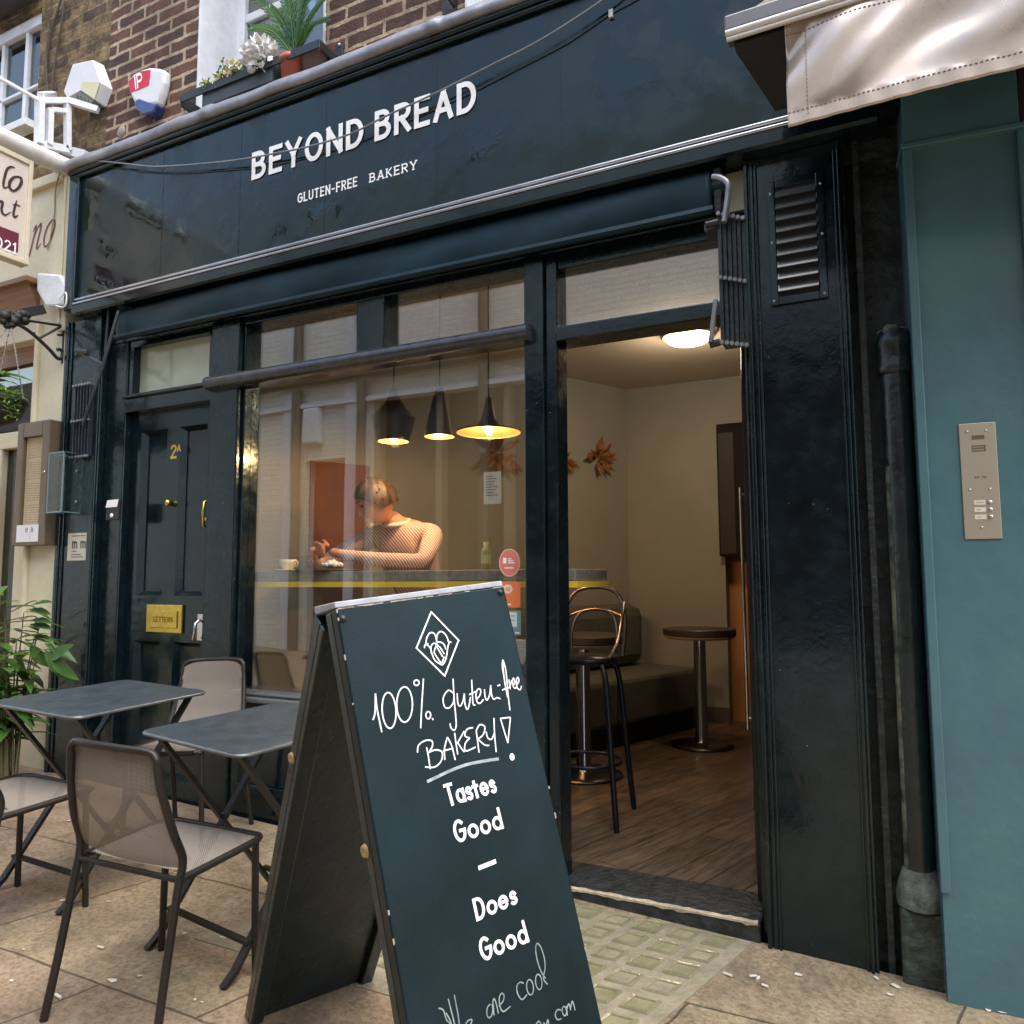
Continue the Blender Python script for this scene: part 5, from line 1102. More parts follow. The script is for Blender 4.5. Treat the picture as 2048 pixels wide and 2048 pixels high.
m = MB(); m.grid(lambda u, v: Vector((.066-.0436*math.cos(.35+u*.5), .07-.0436*math.sin(.35+u*.5), .25+v*1.3)), 6, 60); obj('lime_streak', m, M('lime_streak', (.17, .17, .12), .8, vs=9, col2=(.012, .022, .02), thr=(.42, .58)), DPp)
obj('stone_block', MB().prism([(.006, .02, -.06), (.126, .02, -.06), (.126, .12, -.06), (.006, .12, -.06)], (0, 0, .272)), M('painted_stone_block', (.030, .042, .036), .6, var=.5, vs=14, bump=1.5, bs=26), DPp, bevel=.012)
obj('mortar_shoe', MB().lathe([(.066, .214), (.068, .245), (.060, .28), (.050, .31), (.044, .325)], (.066, .072, 0), 24), M('grey_mortar_shoe', (.115, .13, .115), .85, var=.5, vs=20, bump=.9, bs=40), DPp)
IC = thing('intercom_panel', 'brushed steel door entry panel with three call buttons on the teal front', 'intercom', bpf(.16, 1.31, .004))
ia = bpf(.118, 1.306, 0); a0_, a1_ = .112, .207; z0_, z1_ = 1.311, 1.655
STL = M('warm_brushed_steel', (.46, .40, .31), .42, metal=.75, var=.06, vs=60, stretch=(1, 1, 20))
obj('plate', bpbox(MB(), a0_, a1_, z0_, z1_, .0, .005), STL, IC, bevel=.0015)
fi = lambda s, t_, l: bpf(a0_+(a1_-a0_)*s, z1_-(z1_-z0_)*t_, l)
def iq(m, s0, t0, s1_, t1, l): m.add([fi(s0, t1, l), fi(s1_, t1, l), fi(s1_, t0, l), fi(s0, t0, l)], [(0, 1, 2, 3)])
m = MB(); iq(m, .34, .108, .68, .145, .0056); iq(m, .33, .195, .70, .25, .0056)
for k in range(3): iq(m, .36+k*.045, .462, .385+k*.045, .48, .0056); iq(m, .55+k*.045, .462, .575+k*.045, .48, .0056)
obj('slots', m, M('slot_brown', (.12, .09, .06), .6), IC)
m = MB()
for k in range(7): iq(m, .35+.045*k, .205, .38+.045*k, .217, .0061); iq(m, .35+.045*k, .228, .385+.045*k, .241, .0061)
obj('engraving', m, M('pale_engraving', (.40, .33, .24), .5), IC)
m = MB()
for k in range(3):
    iq(m, .30, .668+k*.062, .61, .708+k*.062, .0062)
obj('name_card', m, M('ivory_card', (.72, .66, .54), .6), IC); m = MB()
for k in range(3):
    for j in range(5 if k == 0 else 3): iq(m, .36+.04*j, .684+k*.062, .388+.04*j, .692+k*.062, .0068)
obj('print', m, M('card_print', (.3, .26, .2), .7), IC)
for k in range(3):
    b_ = obj('button', MB().lathe([(0, .006), (.0045, .006), (.0055, .004), (.0060, .0)], fi(.725, .688+k*.062, .005), 16, Nn), CHROME, IC)
m = MB()
for s, t_ in ((.22, .07), (.73, .07), (.21, .575), (.75, .575), (.47, .90)): m.ball(fi(s, t_, .005), .0042, 10)
obj('screws', m, CHROME, IC)
# ------------------------------------------------------------------ left-hand fittings
PQ = thing('name_plaque', 'small pale plaque with two dark letters m on the left pilaster', 'plaque', (-3.97, .046, 1.2))
a, b = AY(137, 1068, .046), AY(179, 1122, .046); zt2, zb2 = AY(158, 1066, .046).z, AY(158, 1121, .046).z
obj('plate', MB().box((a.x, .044, zb2), (b.x, .0498, zt2)), M('plaque_cream', (.50, .47, .38), .5, var=.04), PQ, bevel=.001)
m = MB(); Wp, Hp = b.x-a.x, zt2-zb2; pf = planefn((a.x, .044, zb2), (1, 0, 0), (0, 0, 1), (0, -1, 0))
for x in (.20, .58): write(m, 'm', planefn(pf(Wp*x, Hp*.44, 0), (1, 0, 0), (0, 0, 1), (0, -1, 0)), Hp*.40, .16, width=Wp*.24, lift0=.0005)
for k, (x0_, x1_, y_) in enumerate(((.2, .78, .88), (.2, .42, .32), (.2, .66, .20), (.2, .72, .11))):
    for j in range(9): quad(m, pf, Wp*(x0_+(x1_-x0_)*j/9), Hp*y_, Wp*(x0_+(x1_-x0_)*(j+.75)/9), Hp*(y_+.035), .0005)
obj('lettering', m, M('plaque_print', (.06, .06, .05), .7), PQ)
AC = thing('acrylic_display_case', 'empty clear acrylic display case fixed high on the left pilaster', 'display case', (-3.99, 0, 1.6))
xa, xb, ya, yb, za, zb = -4.055, -3.925, -.055, .046, 1.565, 1.895
m = MB().box((xa, ya, za), (xb, ya+.003, zb)).box((xa, ya+.003, za), (xa+.003, yb, zb)).box((xb-.003, ya+.003, za), (xb, yb, zb)).box((xa+.003, ya+.003, za), (xb-.003, yb, za+.003)).box((xa+.003, ya+.003, zb-.003), (xb-.003, yb, zb))
obj('box', m, CLEAR, AC); m = MB()
for x in (xa, xb-.006):
    for z in (za, zb-.006): m.box((x-.001, ya-.001, z), (x+.006, yb, z+.006))
    m.box((x-.001, ya-.0015, za), (x+.006, ya+.005, zb))
for z in (za, zb-.006): m.box((xa, ya-.002, z-.001), (xb, ya+.004, z+.006))
obj('glued_edges', m, M('frosted_acrylic_edge', (.16, .23, .24), .25, var=.1, coat=.4), AC)
obj('fixings', MB().ball((-3.955, .04, 1.80), .008, 8).ball((-3.95, .04, 1.63), .008, 8), CHROME, AC)
DB = thing('door_buzzer', 'small door buzzer with a white name strip beside the dark house door', 'buzzer', (-3.78, .04, 1.5))
p, p2 = AY(218, 1003, .045), AY(243, 1011, .045); 
obj('body', MB().box((p.x-.002, .030, AY(230, 1040, .045).z), (p2.x-.002, .0495, AY(230, 1000, .045).z)), IRON, DB, bevel=.003)
obj('name_strip', MB().prism([(p.x, .028, p2.z-.008), (p2.x-.012, .028, p2.z-.008), (p2.x, .028, p.z+.006), (p.x+.014, .028, p.z+.004)], (0, -.002, 0)), WHITE, DB)
q = AY(223, 1031, .028); obj('button', MB().ball(q, .012, 12, (1, .4, 1)), WHITE, DB)
MC = thing('menu_case', 'bronze framed menu case with a long cream menu on the cream pilaster', 'menu case', (-4.25, 0, 1.4))
xa, xb, ya, yb, za, zb = -4.405, -4.117, -.022, .046, 1.395, 2.095
obj('frame', MB().box((xa, ya, za), (xa+.055, yb, zb)).box((xb-.06, ya, za), (xb, yb, zb)).box((xa+.055, ya, za), (xb-.06, yb, za+.05)).box((xa+.055, ya, zb-.085), (xb-.06, yb, zb)), M('bronze_frame', (.17, .125, .08), .4, metal=.4, var=.1), MC, bevel=.004)
obj('menu_sheet', MB().box((xa+.057, .0, za+.105), (xb-.062, .006, zb-.087)), M('menu_paper', (.60, .50, .33), .8, var=.03), MC)
m = MB(); mf = planefn((xa+.065, -.0004, za+.12), (1, 0, 0), (0, 0, 1), (0, -1, 0)); r_ = random.Random(5)
for k in range(34):
    if k % 9 == 8: continue
    x = .01
    while x < .13: w_ = r_.uniform(.008, .03); quad(m, mf, x, .012+k*.0135, min(x+w_, .145), .012+k*.0135+.0035, .0003); x += w_+.007
obj('printed_lines', m, M('menu_ink', (.34, .26, .16), .8), MC)
obj('white_slip', MB().box((xa+.045, ya-.004, za+.02), (xb-.05, ya-.0005, za+.115)), M('white_slip', (.78, .78, .80), .6, var=.02), MC)
m = MB()
for x in (.10, .15):
    f_ = planefn((xa+.045+x-.015, ya-.004, za+.075), (1, 0, 0), (0, 0, 1), (0, -1, 0)); ribbon(m, [(0, .024), (0, 0), (.014, 0), (.014, .014)], .005, f_, .0006); ribbon(m, [(.004, .012), (.016, .020)], .004, f_, .0009)
quad(m, planefn((xa+.17, ya-.004, za+.03), (1,0,0), (0,0,1), (0,-1,0)), 0, 0, .002, .05, .0006); obj('symbols', m, M('symbol_grey', (.1, .1, .1), .6), MC)
obj('lock', MB().ball((xb-.025, ya, 1.80), .008, 10), CHROME, MC)
# alarm boxes
def shape(i_, pts, y): return [AY(x*.1812, yy*.1812, y) for x, yy in pts]
BX = thing('bell_box', 'old white six sided alarm bell box on the yellow brick', 'alarm', AY(165, 165, .05))
P = shape(0, [(700,1010),(800,705),(1025,658),(1118,915),(1050,1105),(890,990)][:5]+[(735,1075)], .075); m = MB(); c = sum(P, Vector())/6; Q = [c+(p-c)*1.06+Vector((0, .065, 0)) for p in P]
m.add(P+Q, [(0, 1, 2, 3, 4, 5)[::-1]]+[(i, (i+1) % 6, 6+(i+1) % 6, 6+i) for i in range(6)]); obj('cover', m, M('aged_white_plastic', (.70, .69, .72), .5, var=.05), BX, bevel=.006)
F_ = shape(0, [(925,905),(1112,915),(1050,1100),(890,992)], .073); obj('lamp_face', MB().prism(F_, (0, -.006, 0)), M('yellowed_plastic', (.62, .60, .36), .5, var=.06), BX)
F_ = shape(0, [(740,1078),(890,996),(1045,1104),(985,1150)], .074); obj('underside', MB().prism(F_, (0, .06, 0)), M('grey_underside', (.17, .16, .13), .6), BX)
m = MB()
for k in range(4): a_, b_ = AY((850+k*40)*.1812, (1040+k*22)*.1812, .072), AY((870+k*40)*.1812, (1085+k*20)*.1812, .072); m.bar(a_, b_, .007, .003)
obj('lettering', m, M('dark_letter', (.04, .04, .04), .6), BX)
AL = thing('alarm_box', 'red, white and blue shield shaped alarm box on the brick wall', 'alarm', AY(290, 185, .08))
out = [(1400,890),(1470,810),(1560,762),(1650,735),(1740,742),(1812,765),(1800,900),(1770,1020),(1725,1150),(1600,1175),(1470,1120),(1425,1020)]
def shield(mb, pts, y, yb):
    P = shape(0, pts, y); return mb.prism(P, (0, yb-y, 0))
obj('cover', shield(MB(), out, .085, .139), M('alarm_white', (.74, .73, .75), .35, var=.04), AL, bevel=.018)
obj('strobe', shield(MB(), [(1472,1120),(1530,1082),(1600,1110),(1723,1150),(1690,1235),(1590,1262),(1500,1205)], .080, .139), M('strobe_blue', (.02, .035, .16), .15, var=.4, vs=20, coat=.6), AL, bevel=.008)
rp_ = [(1415,900),(1480,835),(1560,785),(1660,768),(1655,850),(1640,940),(1540,985),(1437,1020)]; obj('red_panel', shield(MB(), rp_, .083, .0846), M('signal_red', (.62, .012, .04), .4, var=.04), AL)
m = MB(); o_ = AY(1492*.1812, 975*.1812, .082); u_ = AY(1545*.1812, 950*.1812, .082)-o_; v_ = AY(1480*.1812, 845*.1812, .082)-o_
pf = lambda a, b, l: o_+u_*a+v_*b+Vector((0, -l, 0))
ribbon(m, [(.12, .0), (.12, 1)], .26, pf, .0002); ribbon(m, [(.55, .0), (.55, .95)], .24, pf, .0004); ribbon(m, [(.55, .98), (1.1, .98)]+arc(1.1, .70, .42, .28, 90, -90, 10)[1:]+[(.6, .42)], .22, pf, .0006); obj('lettering', m, WHITE, AL)
VB = thing('wall_socket_cover', 'small round grey vent cover on the brick near the lead flashing', 'vent', AY(243, 265, .13)); obj('cover', MB().lathe([(0, .012), (.012, .012), (.03, .006), (.034, 0)], AY(243, 264, .139), 20, (0, -1, 0)), M('grey_cover', (.30, .27, .22), .6), VB)
# hanging sign on its white beam
HS = thing('hanging_sign', 'cream projecting sign with dark script lettering under a white beam at the left edge', 'sign', (-4.15, -.3, 3.0))
XS = -4.15
obj('board', MB().box((XS-.05, -1.0, 2.955), (XS-.003, -.190, 3.495)), M('sign_face_cream', (.62, .53, .46), .5, var=.06), HS)
obj('frame', MB().box((XS-.06, -.190, 2.93), (XS+.008, -.167, 3.525)).box((XS-.06, -1.0, 3.495), (XS+.008, -.190, 3.525)).box((XS-.06, -1.0, 2.925), (XS+.012, -.165, 2.952)), CREAM, HS, bevel=.004)
m = MB(); sg = lambda px_, py_: (lambda p: (p.y, p.z))(AX(px_*.1553, 300+py_*.1553, XS)); sfn = lambda a, b, l: Vector((XS+l-.003, a, b))
def spen(pts, ws, lift): P = [sg(*p) for p in pts]; pen([(a, b) for a, b in P], ws, sfn, lift)
w1 = .010
spen([(195,232),(150,215),(95,245),(65,330),(45,440),(60,485),(110,470)], [.004, .010, .014, .014, .013, .009, .004], .003)
spen([(250,345),(180,350),(130,410),(125,480),(175,525),(235,490),(275,420),(270,360),(225,342)], [.008, .012, .017, .017, .011, .014, .017, .014, .008], .0032)
spen([(-40,700),(10,660),(35,680),(20,760),(40,820),(75,835),(120,810),(150,800)], [.006, .012, .014, .014, .012, .008, .005, .003], .0034)
spen([(215,650),(190,740),(175,820),(190,862),(235,840)], [.006, .012, .013, .011, .004], .0036); spen([(165,705),(215,705),(262,725)], [.006, .008, .006], .0038)
obj('lettering', m, M('script_black', (.035, .02, .018), .5), HS)
a_, b_, c_, d_ = sg(0, 1030), sg(245, 1083), sg(0, 1283), sg(232, 1322)
obj('maroon_band', MB().add([(XS-.001, -.98, a_[1]+.01), (XS-.001, b_[0], b_[1]+.004), (XS-.001, b_[0], d_[1]), (XS-.001, -.98, c_[1]-.006)], [(0, 3, 2, 1)]), M('maroon_band', (.14, .012, .03), .5), HS)
m = MB(); k0 = sg(-65, 1245); k1 = sg(215, 1262); hgt = sg(60, 1095)[1]-sg(60, 1240)[1]
nf = lambda a, b, l: Vector((XS+l+.001, k0[0]+a, k0[1]+b)); write(m, '021', nf, hgt, .13, width=k1[0]-k0[0]); obj('numerals', m, WHITE, HS)
obj('beam', MB().tube([(XS-.02, -1.25, 3.545), (XS-.02, .05, 3.60)], .052, 16), M('white_beam', (.72, .70, .66), .5, var=.12, vs=10, bump=.3, bs=20), HS)
SB = thing('white_steel_bracket', 'white steel bracket frame on the brick above the projecting sign', 'bracket', (-4.15, 0, 3.6)); m = MB()
def sgA(x, y, X=-4.15): return AX(x*.1812, y*.1812, X)
A_, B_, C_, D_ = sgA(440, 1110), sgA(745, 1110), sgA(745, 1650), sgA(430, 1590)
m.bar(A_, D_, .05, .03).bar(B_, C_, .03, .03).bar(A_, B_, .03, .03).bar(D_, C_, .03, .04); m.bar(sgA(540, 1210), sgA(530, 1600), .05, .03); m.bar(sgA(570, 1210), sgA(745, 1230), .025, .025)
p0 = B_+Vector((0, 0, .0)); m.bar(p0, AY(1085*.1812, 1215*.1812, .10), .03, .035); m.bar(AY(720*.1812, 1660*.1812, .06), AY(960*.1812, 1720*.1812, .06), .04, .05); m.bar(A_, A_+Vector((0, -1.0, .0)), .016, .016); m.bar(A_+Vector((0, 0, .03)), AY(600*.1812, 1040*.1812, .10), .03, .03)
obj('frame', m, WPAINT, SB)
ob = obj('rusty_clamp', MB().tube([AY(108, 308, .0), AY(120, 330, .0), AY(118, 345, .01)], .028, 10), M('rusty_tan', (.36, .25, .11), .7, var=.3, vs=20), SB)
FLD = thing('white_floodlight', 'white metal light housing hanging below the cream fascia', 'light fitting', (-4.3, 0, 2.8))
P = [AY(x*.1553, 300+y*.1553, -.02) for x, y in ((475,1575),(770,1600),(850,1750),(845,1990),(690,2010),(580,2010),(465,1810))]; obj('housing', MB().prism(P, (0, .065, 0)), WPAINT, FLD, bevel=.012)
obj('flex', MB().tube(cat([AY(118, 600, -.03), AY(131, 585, -.03), AY(133, 600, -.03), AY(128, 614, -.03), AY(112, 612, -.03)]), .004, 6), WHITE, FLD)
# iron bracket and hanging basket
XB = -4.145; WI = thing('iron_bracket', 'black wrought iron scroll bracket on the cream pilaster', 'bracket', (XB, .04, 2.5)); ax = lambda x, y: AX(x*.1553, 580+y*.1553, XB); m = MB()
m.tube([ax(838, 385), ax(812, 950)], .010, 6); m.tube([ax(830, 465), ax(400, 400), ax(120, 372)], .008, 6); m.tube(cat([ax(120, 400), ax(300, 480), ax(460, 600), ax(640, 770), ax(740, 880), ax(790, 870), ax(805, 800), ax(770, 765), ax(735, 772)]), .010, 6)
m.tube(cat([ax(740, 575), ax(790, 580), ax(820, 540), ax(810, 480), ax(770, 480), ax(640, 550), ax(500, 620), ax(450, 590), ax(440, 545)]), .007, 6)
obj('scrollwork', m, IRON, WI); m = MB(); r_ = random.Random(8)
for k in range(16): m.ball(ax(r_.uniform(20, 330), r_.uniform(290, 470)), r_.uniform(.016, .034), 8, (1, 1, .9))
m.bar(ax(300, 300), ax(560, 250), .03, .05); obj('cable_bundle', m, M('black_cable', (.012, .012, .012), .6), WI)
bc = AX(-14, 798, XB); HB = thing('hanging_basket', 'black rattan hanging basket with trailing green plants on chains', 'hanging basket', bc)
rb_ = .155
obj('basket', MB().lathe([(rb_*math.sin(R(90-k*9)), -.012-rb_*.86*(1-math.cos(R(90-k*9)) if False else math.sin(R(k*9)))+(.004 if k % 2 else 0)) for k in range(11)], bc, 36, smooth=False).lathe([(rb_+.004, -.02), (rb_+.008, -.006), (rb_, .004), (rb_-.012, -.004)], bc, 36), M('black_rattan', (.018, .016, .014), .5, var=.4, vs=8, stretch=(1, 1, 22), bump=1.5, bs=20), HB)
top = ax(130, 540)+Vector((0, 0, .05)); m = MB()
for a in (.5, 2.6, 4.7):
    e = bc+Vector((rb_*math.cos(a), rb_*math.sin(a), 0)); n_ = 22
    for k in range(n_): p, q = top.lerp(e, k/n_), top.lerp(e, (k+.8)/n_); m.bar(p, q, .007 if k % 2 else .003, .003 if k % 2 else .007)
obj('chain', m, M('chain_steel', (.45, .40, .36), .4, metal=.7), HB)
def leaf(mb, p, d, n, L_, w, droop=.3, fold=.25):
    d = d.normalized(); s = d.cross(n)
    if s.length < 1e-4: s = d.orthogonal()
    s.normalize(); n = s.cross(d).normalized(); vs = []
    for k, f in enumerate((0, .18, .42, .68, .88, 1)):
        ww = w*(0.03, .62, 1, .78, .36, .0)[k]; c = p+d*(L_*f)-n*(droop*L_*f*f); vs += [c-s*ww+n*fold*ww, c, c+s*ww+n*fold*ww]
    mb.add(vs, [q for k in range(5) for q in ((3*k, 3*k+3, 3*k+4, 3*k+1), (3*k+1, 3*k+4, 3*k+5, 3*k+2))], True)
def leafmat(name, c1, c2, gloss=.35):
    m = M(name, c1, gloss, var=.3, vs=5, col2=c2, det=3); b = m.node_tree.nodes['Principled BSDF']
    t = m.node_tree; tl = t.nodes.new('ShaderNodeBsdfTranslucent'); tl.inputs[0].default_value = (c1[0]*1.4, c1[1]*1.5, c1[2]*.8, 1); mx = t.nodes.new('ShaderNodeMixShader'); mx.inputs[0].default_value = .28
    t.links.new(b.outputs[0], mx.inputs[1]); t.links.new(tl.outputs[0], mx.inputs[2]); t.links.new(mx.outputs[0], t.nodes['Material Output'].inputs['Surface']); return m
LF1 = leafmat('shrub_leaf', (.10, .21, .045), (.035, .095, .022)); LF2 = leafmat('lime_leaf', (.20, .30, .05), (.08, .16, .03)); LF3 = leafmat('palm_leaf', (.085, .20, .035), (.03, .09, .02), .3)
m = MB(); r_ = random.Random(12)
for k in range(70):
    a = r_.uniform(0, 6.28); b0 = bc+Vector((rb_*.9*math.cos(a)*r_.random(), rb_*.9*math.sin(a)*r_.random(), .0)); leaf(m, b0+Vector((0, 0, r_.uniform(0, .06))), Vector((math.cos(a), math.sin(a), r_.uniform(-.1, .9))), Vector((0, 0, 1)), r_.uniform(.03, .06), .012, .5)
for k in range(9):     # trailing fern ends at the right
    p = bc+Vector((rb_*.8, -.03+.02*(k % 4), .02))
    for j in range(12): q = p+Vector((.005*j, 0, .01-.0012*j*j)); leaf(m, q, Vector((r_.uniform(-.5, 1), r_.uniform(-1, 1), r_.uniform(-.6, .5))), Vector((0, 0, 1)), .022, .005)
obj('trailing_leaves', m, LF2, HB); m = MB()
for k in range(12): a = r_.uniform(-.9, 1.2); leaf(m, bc+Vector((0, 0, .05+.10*r_.random())), Vector((math.cos(a), math.sin(a)-.4, .35)), Vector((0, 0, 1)), r_.uniform(.10, .16), .035, .6)
m.tube([bc, bc+Vector((0, 0, .2))], .005, 6); obj('broad_leaves', m, LF1, HB)
# shrub by the cream pilaster
SHB = thing('leafy_shrub', 'tall glossy green shrub in front of the cream restaurant pilaster', 'shrub', (-3.98, -.22, gz(-3.98, -.22))); m = MB(); mm = MB(); r_ = random.Random(21)
bs_ = Vector((-3.98, -.22, gz(-3.98, -.22)))
for k in range(20):
    a = r_.uniform(0, 6.28); h = r_.uniform(.35, 1.02); sp_ = r_.uniform(.05, .22); tip = bs_+Vector((sp_*math.cos(a)-.04, sp_*math.sin(a)*.8-.02, h)); pts = cat([bs_+Vector((.03*math.cos(a), .03*math.sin(a), 0)), bs_.lerp(tip, .5)+Vector((0, 0, .06)), tip]); mm.tube(pts, [.006-.004*i/len(pts) for i in range(len(pts))], 5)
    n_ = 9
    for j in range(n_):
        f = .45+.55*j/(n_-1); p = pts[min(len(pts)-1, int(f*(len(pts)-1)))]; aa = a+j*2.4; leaf(m, p, Vector((math.cos(aa), math.sin(aa), r_.uniform(-.15, .6))), Vector((0, 0, 1)), r_.uniform(.11, .19), r_.uniform(.022, .036), r_.uniform(.15, .6))
for u0, v0, u1, v1 in ((30, 1260, 140, 1310), (30, 1260, 100, 1280), (20, 1225, 95, 1200), (15, 1215, 92, 1222), (20, 1240, 95, 1240), (15, 1245, 96, 1252)):
    p0, p1 = AY(u0, v0, -.2), AY(u1, v1, -.16); mm.tube(cat([p0, p0.lerp(p1, .6)+Vector((0, 0, .02)), p1.lerp(p0, .25)]), .003, 5)
    leaf(m, p1.lerp(p0, .45), p1-p0, Vector((0, -.5, 1)), (p1-p0).length*.55, .026, .15); 
for u, v, du, dv in ((98, 1310, 45, 45), (100, 1320, 35, -30), (90, 1300, 40, 60), (60, 1290, 30, 40), (20, 1410, 20, 60), (5, 1400, 10, 70), (45, 1400, 15, 50), (30, 1300, 20, 70), (8, 1320, 5, 70)):
    p0 = AY(u, v, -.2); p1 = AY(u+du, v+dv, -.2); leaf(m, p0, p1-p0, Vector((0, -1, .3)), (p1-p0).length*1.1, .034, .15)
obj('leaves', m, LF1, SHB); obj('stems', mm, M('shrub_stem', (.12, .11, .05), .7), SHB)
# ------------------------------------------------------------------ window box, flowers, palm
WBX = thing('window_box', 'slate grey planter box on the upper window sill', 'window box', (-2.82, .06, 3.7))
za_, zb_2 = 3.60, 3.80
obj('box', MB().box((-3.06, .02, 3.635), (-2.58, .115, 3.690+.055)), M('slate_planter', (.045, .058, .065), .5, var=.1), WBX, bevel=.004); obj('soil', MB().box((-3.05, .03, 3.746), (-2.59, .105, 3.752)), M('soil', (.03, .022, .015), .95), WBX)
GRl = thing('window_guard_rail', 'flat grey steel guard rail across the upper window', 'rail', (-2.75, .0, 3.72))
obj('bar', MB().box((-3.20, .008, 3.703), (-2.285, .016, 3.744)), M('slate_steel', (.032, .04, .044), .4, metal=.3), GRl)
obj('bracket', MB().box((-2.285, .008, 3.70), (-2.275, .14, 3.744)).box((-2.283, .128, 3.69), (-2.235, .139, 3.80)).box((-3.21, .008, 3.68), (-3.20, .14, 3.744)), IRON, GRl, bevel=.003)
obj('bolts', MB().ball((-2.255, .126, 3.785), .008, 8).ball((-2.255, .126, 3.705), .008, 8), CHROME, GRl)
GR2 = thing('window_guard_rail', 'corner of a black guard rail bracket at the top edge beside the neighbouring window', 'rail', (-1.6, .0, 3.76)); obj('bracket', MB().box((-1.67, .12, 3.70), (-1.60, .139, 3.86)).box((-1.61, .0, 3.74), (-1.60, .13, 3.78)).box((-1.60, .0, 3.74), (-.7, .01, 3.78)), IRON, GR2, bevel=.003)
def bloom(mb, c, r, n, seed, sz=.35):
    q_ = random.Random(seed)
    for i in range(n):
        t = math.acos(1-2*(i+.5)/n); a = i*2.39996; d = Vector((math.sin(t)*math.cos(a), math.sin(t)*math.sin(a), math.cos(t))); tn = d.orthogonal().normalized(); tn = (tn*math.cos(i*1.7)+d.cross(tn)*math.sin(i*1.7))
        leaf(mb, c+d*r*q_.uniform(.55, .85), (d*.6+tn).normalized(), d, r*sz*q_.uniform(.75, 1.05), r*sz*.55, -.5, -.25)
def flower_plant(label, spec, petal, seed, sprigs=()):
    t = thing('flowering_plant', label, 'flowers', Vector((spec[0][0], .065, 3.75)), 'flowers in the upper window box'); m = MB(); g = MB(); q_ = random.Random(seed)
    for x, y, z, r, n in spec:
        bloom(m, Vector((x, y, z)), r, n, seed+int(x*100)); g.tube([(x, y, z), (x, .065, 3.752)], .003, 5)
        for k in range(9): a = q_.uniform(0, 6.28); leaf(g, Vector((x, .05, 3.75+.02*q_.random())), Vector((math.cos(a), math.sin(a)*.6-.3, .6)), Vector((0, 0, 1)), .05, .014, .3)
    for x, z in sprigs:
        g.tube([(x, .05, z), (x+.02, .065, 3.752)], .002, 5)
        for k in range(9): leaf(g, Vector((x+.012*(k % 3), .05, z-.012*k)), Vector(((-1)**k, -.3, .5)), Vector((0, -1, 0)), .024, .008, .1)
    obj('petals', m, petal, t); obj('stem_leaves', g, LF1, t)
WP = M('white_petal', (.80, .79, .76), .6, var=.05); CP = M('cream_petal', (.74, .68, .42), .6, var=.15, vs=20); YP = M('lime_petal', (.36, .40, .05), .6, var=.25, vs=20)
flower_plant('big white hydrangea head at the right end of the window box', [(-2.655, .02, 3.785, .095, 190), (-2.745, .04, 3.80, .055, 80)], WP, 3)
flower_plant('cream blossoms with dark leafy sprigs in the middle of the window box', [(-2.84, .03, 3.775, .055, 90), (-2.92, .03, 3.755, .038, 50), (-2.955, .03, 3.735, .034, 40)], CP, 5, [(-2.955, 3.88), (-2.985, 3.83), (-2.90, 3.84), (-2.76, 3.88)])
flower_plant('small yellow green flower head at the left end of the window box', [(-3.035, .02, 3.745, .036, 40)], YP, 8, [(-3.055, 3.80)])
PL = thing('potted_palm', 'sago palm in a terracotta plastic pot on the window ledge', 'potted plant', (-2.49, .06, 3.60))
obj('pot', MB().lathe([(0, .0), (.052, .0), (.068, .11), (.076, .112), (.077, .138), (.070, .138), (.066, .125), (0, .12)], (-2.49, .075, 3.602), 28), M('terracotta_plastic', (.40, .10, .06), .45, var=.08), PL)
cr_ = Vector((-2.49, .075, 3.76)); m = MB()
def frond(tip, bend, L2=.075):
    P = cat([cr_, cr_.lerp(tip, .5)+bend, tip], 16); n_ = len(P)
    m.tube(P, [.005*(1-.7*i/n_) for i in range(n_)], 5)
    for i in range(5, n_-1, 2):
        d = (P[min(i+1, n_-1)]-P[i-1]).normalized(); s = d.cross(Vector((0, -1, .2))).normalized(); f = i/n_
        for sg_ in (-1, 1): leaf(m, P[i], d*1.5+s*sg_*.7+Vector((0, -.12, 0)), Vector((0, -1, .3)), L2*(.72-.35*f)+.018, .0072, .1, .1)
for u, v, y in ((505, -10, .0), (508, 55, .0), (545, 20, .05), (568, -45, .02), (575, 25, .1), (585, -60, .05), (620, -40, .0), (632, -50, .05), (655, -10, .04), (650, 40, .1), (600, -30, .12), (560, -20, .12)):
    frond(AY(u, v, y), Vector((0, 0, .05)))
obj('fronds', m, LF3, PL)
PT = thing('plant_pot', 'brown plastic plant pot standing behind the terracotta one on the ledge', 'plant pot', (-2.40, .08, 3.6)); obj('pot', MB().lathe([(0, .0), (.050, .0), (.066, .12), (.072, .122), (.072, .14), (.064, .138), (0, .12)], (-2.372, .088, 3.602), 28), M('brown_pot', (.13, .08, .06), .5, var=.15), PT)
obj('dry_stems', MB().tube([(-2.372, .088, 3.72), (-2.40, .05, 3.78)], .003, 5).tube([(-2.38, .088, 3.72), (-2.35, .06, 3.79)], .003, 5), M('dry_stem', (.2, .14, .08), .8), PT)
# ------------------------------------------------------------------ cables over the fascia
c1p = [(420,880),(560,890),(700,905),(850,920),(1050,910),(1300,885),(1500,850),(1700,810),(1932,740)]; pts = [AY(x*.3623, y*.3623, -.035) for x, y in c1p]+[AY(700+x*.3623, y*.3623, -.035) for x, y in ((200,640),(460,520),(800,350),(1000,250),(1200,130),(1400,-5),(1560,-140))]
tag(obj('cable', MB().tube(cat(pts, 4), .0042, 6), M('grey_cable', (.20, .22, .24), .5)), 'thin grey cable looping across the fascia from the sign beam, crossing BEYOND BREAD', 'cable')
pts = [AY(x*.3623, y*.3623, -.0024) for x, y in ((600,920),(800,950),(1000,957),(1250,942),(1450,922),(1700,872))]+[AY(700+x*.3623, y*.3623, -.0024) for x, y in ((80,775),(300,680),(500,592),(700,500),(950,370),(1200,240),(1430,85),(1600,-10),(1800,-150))]
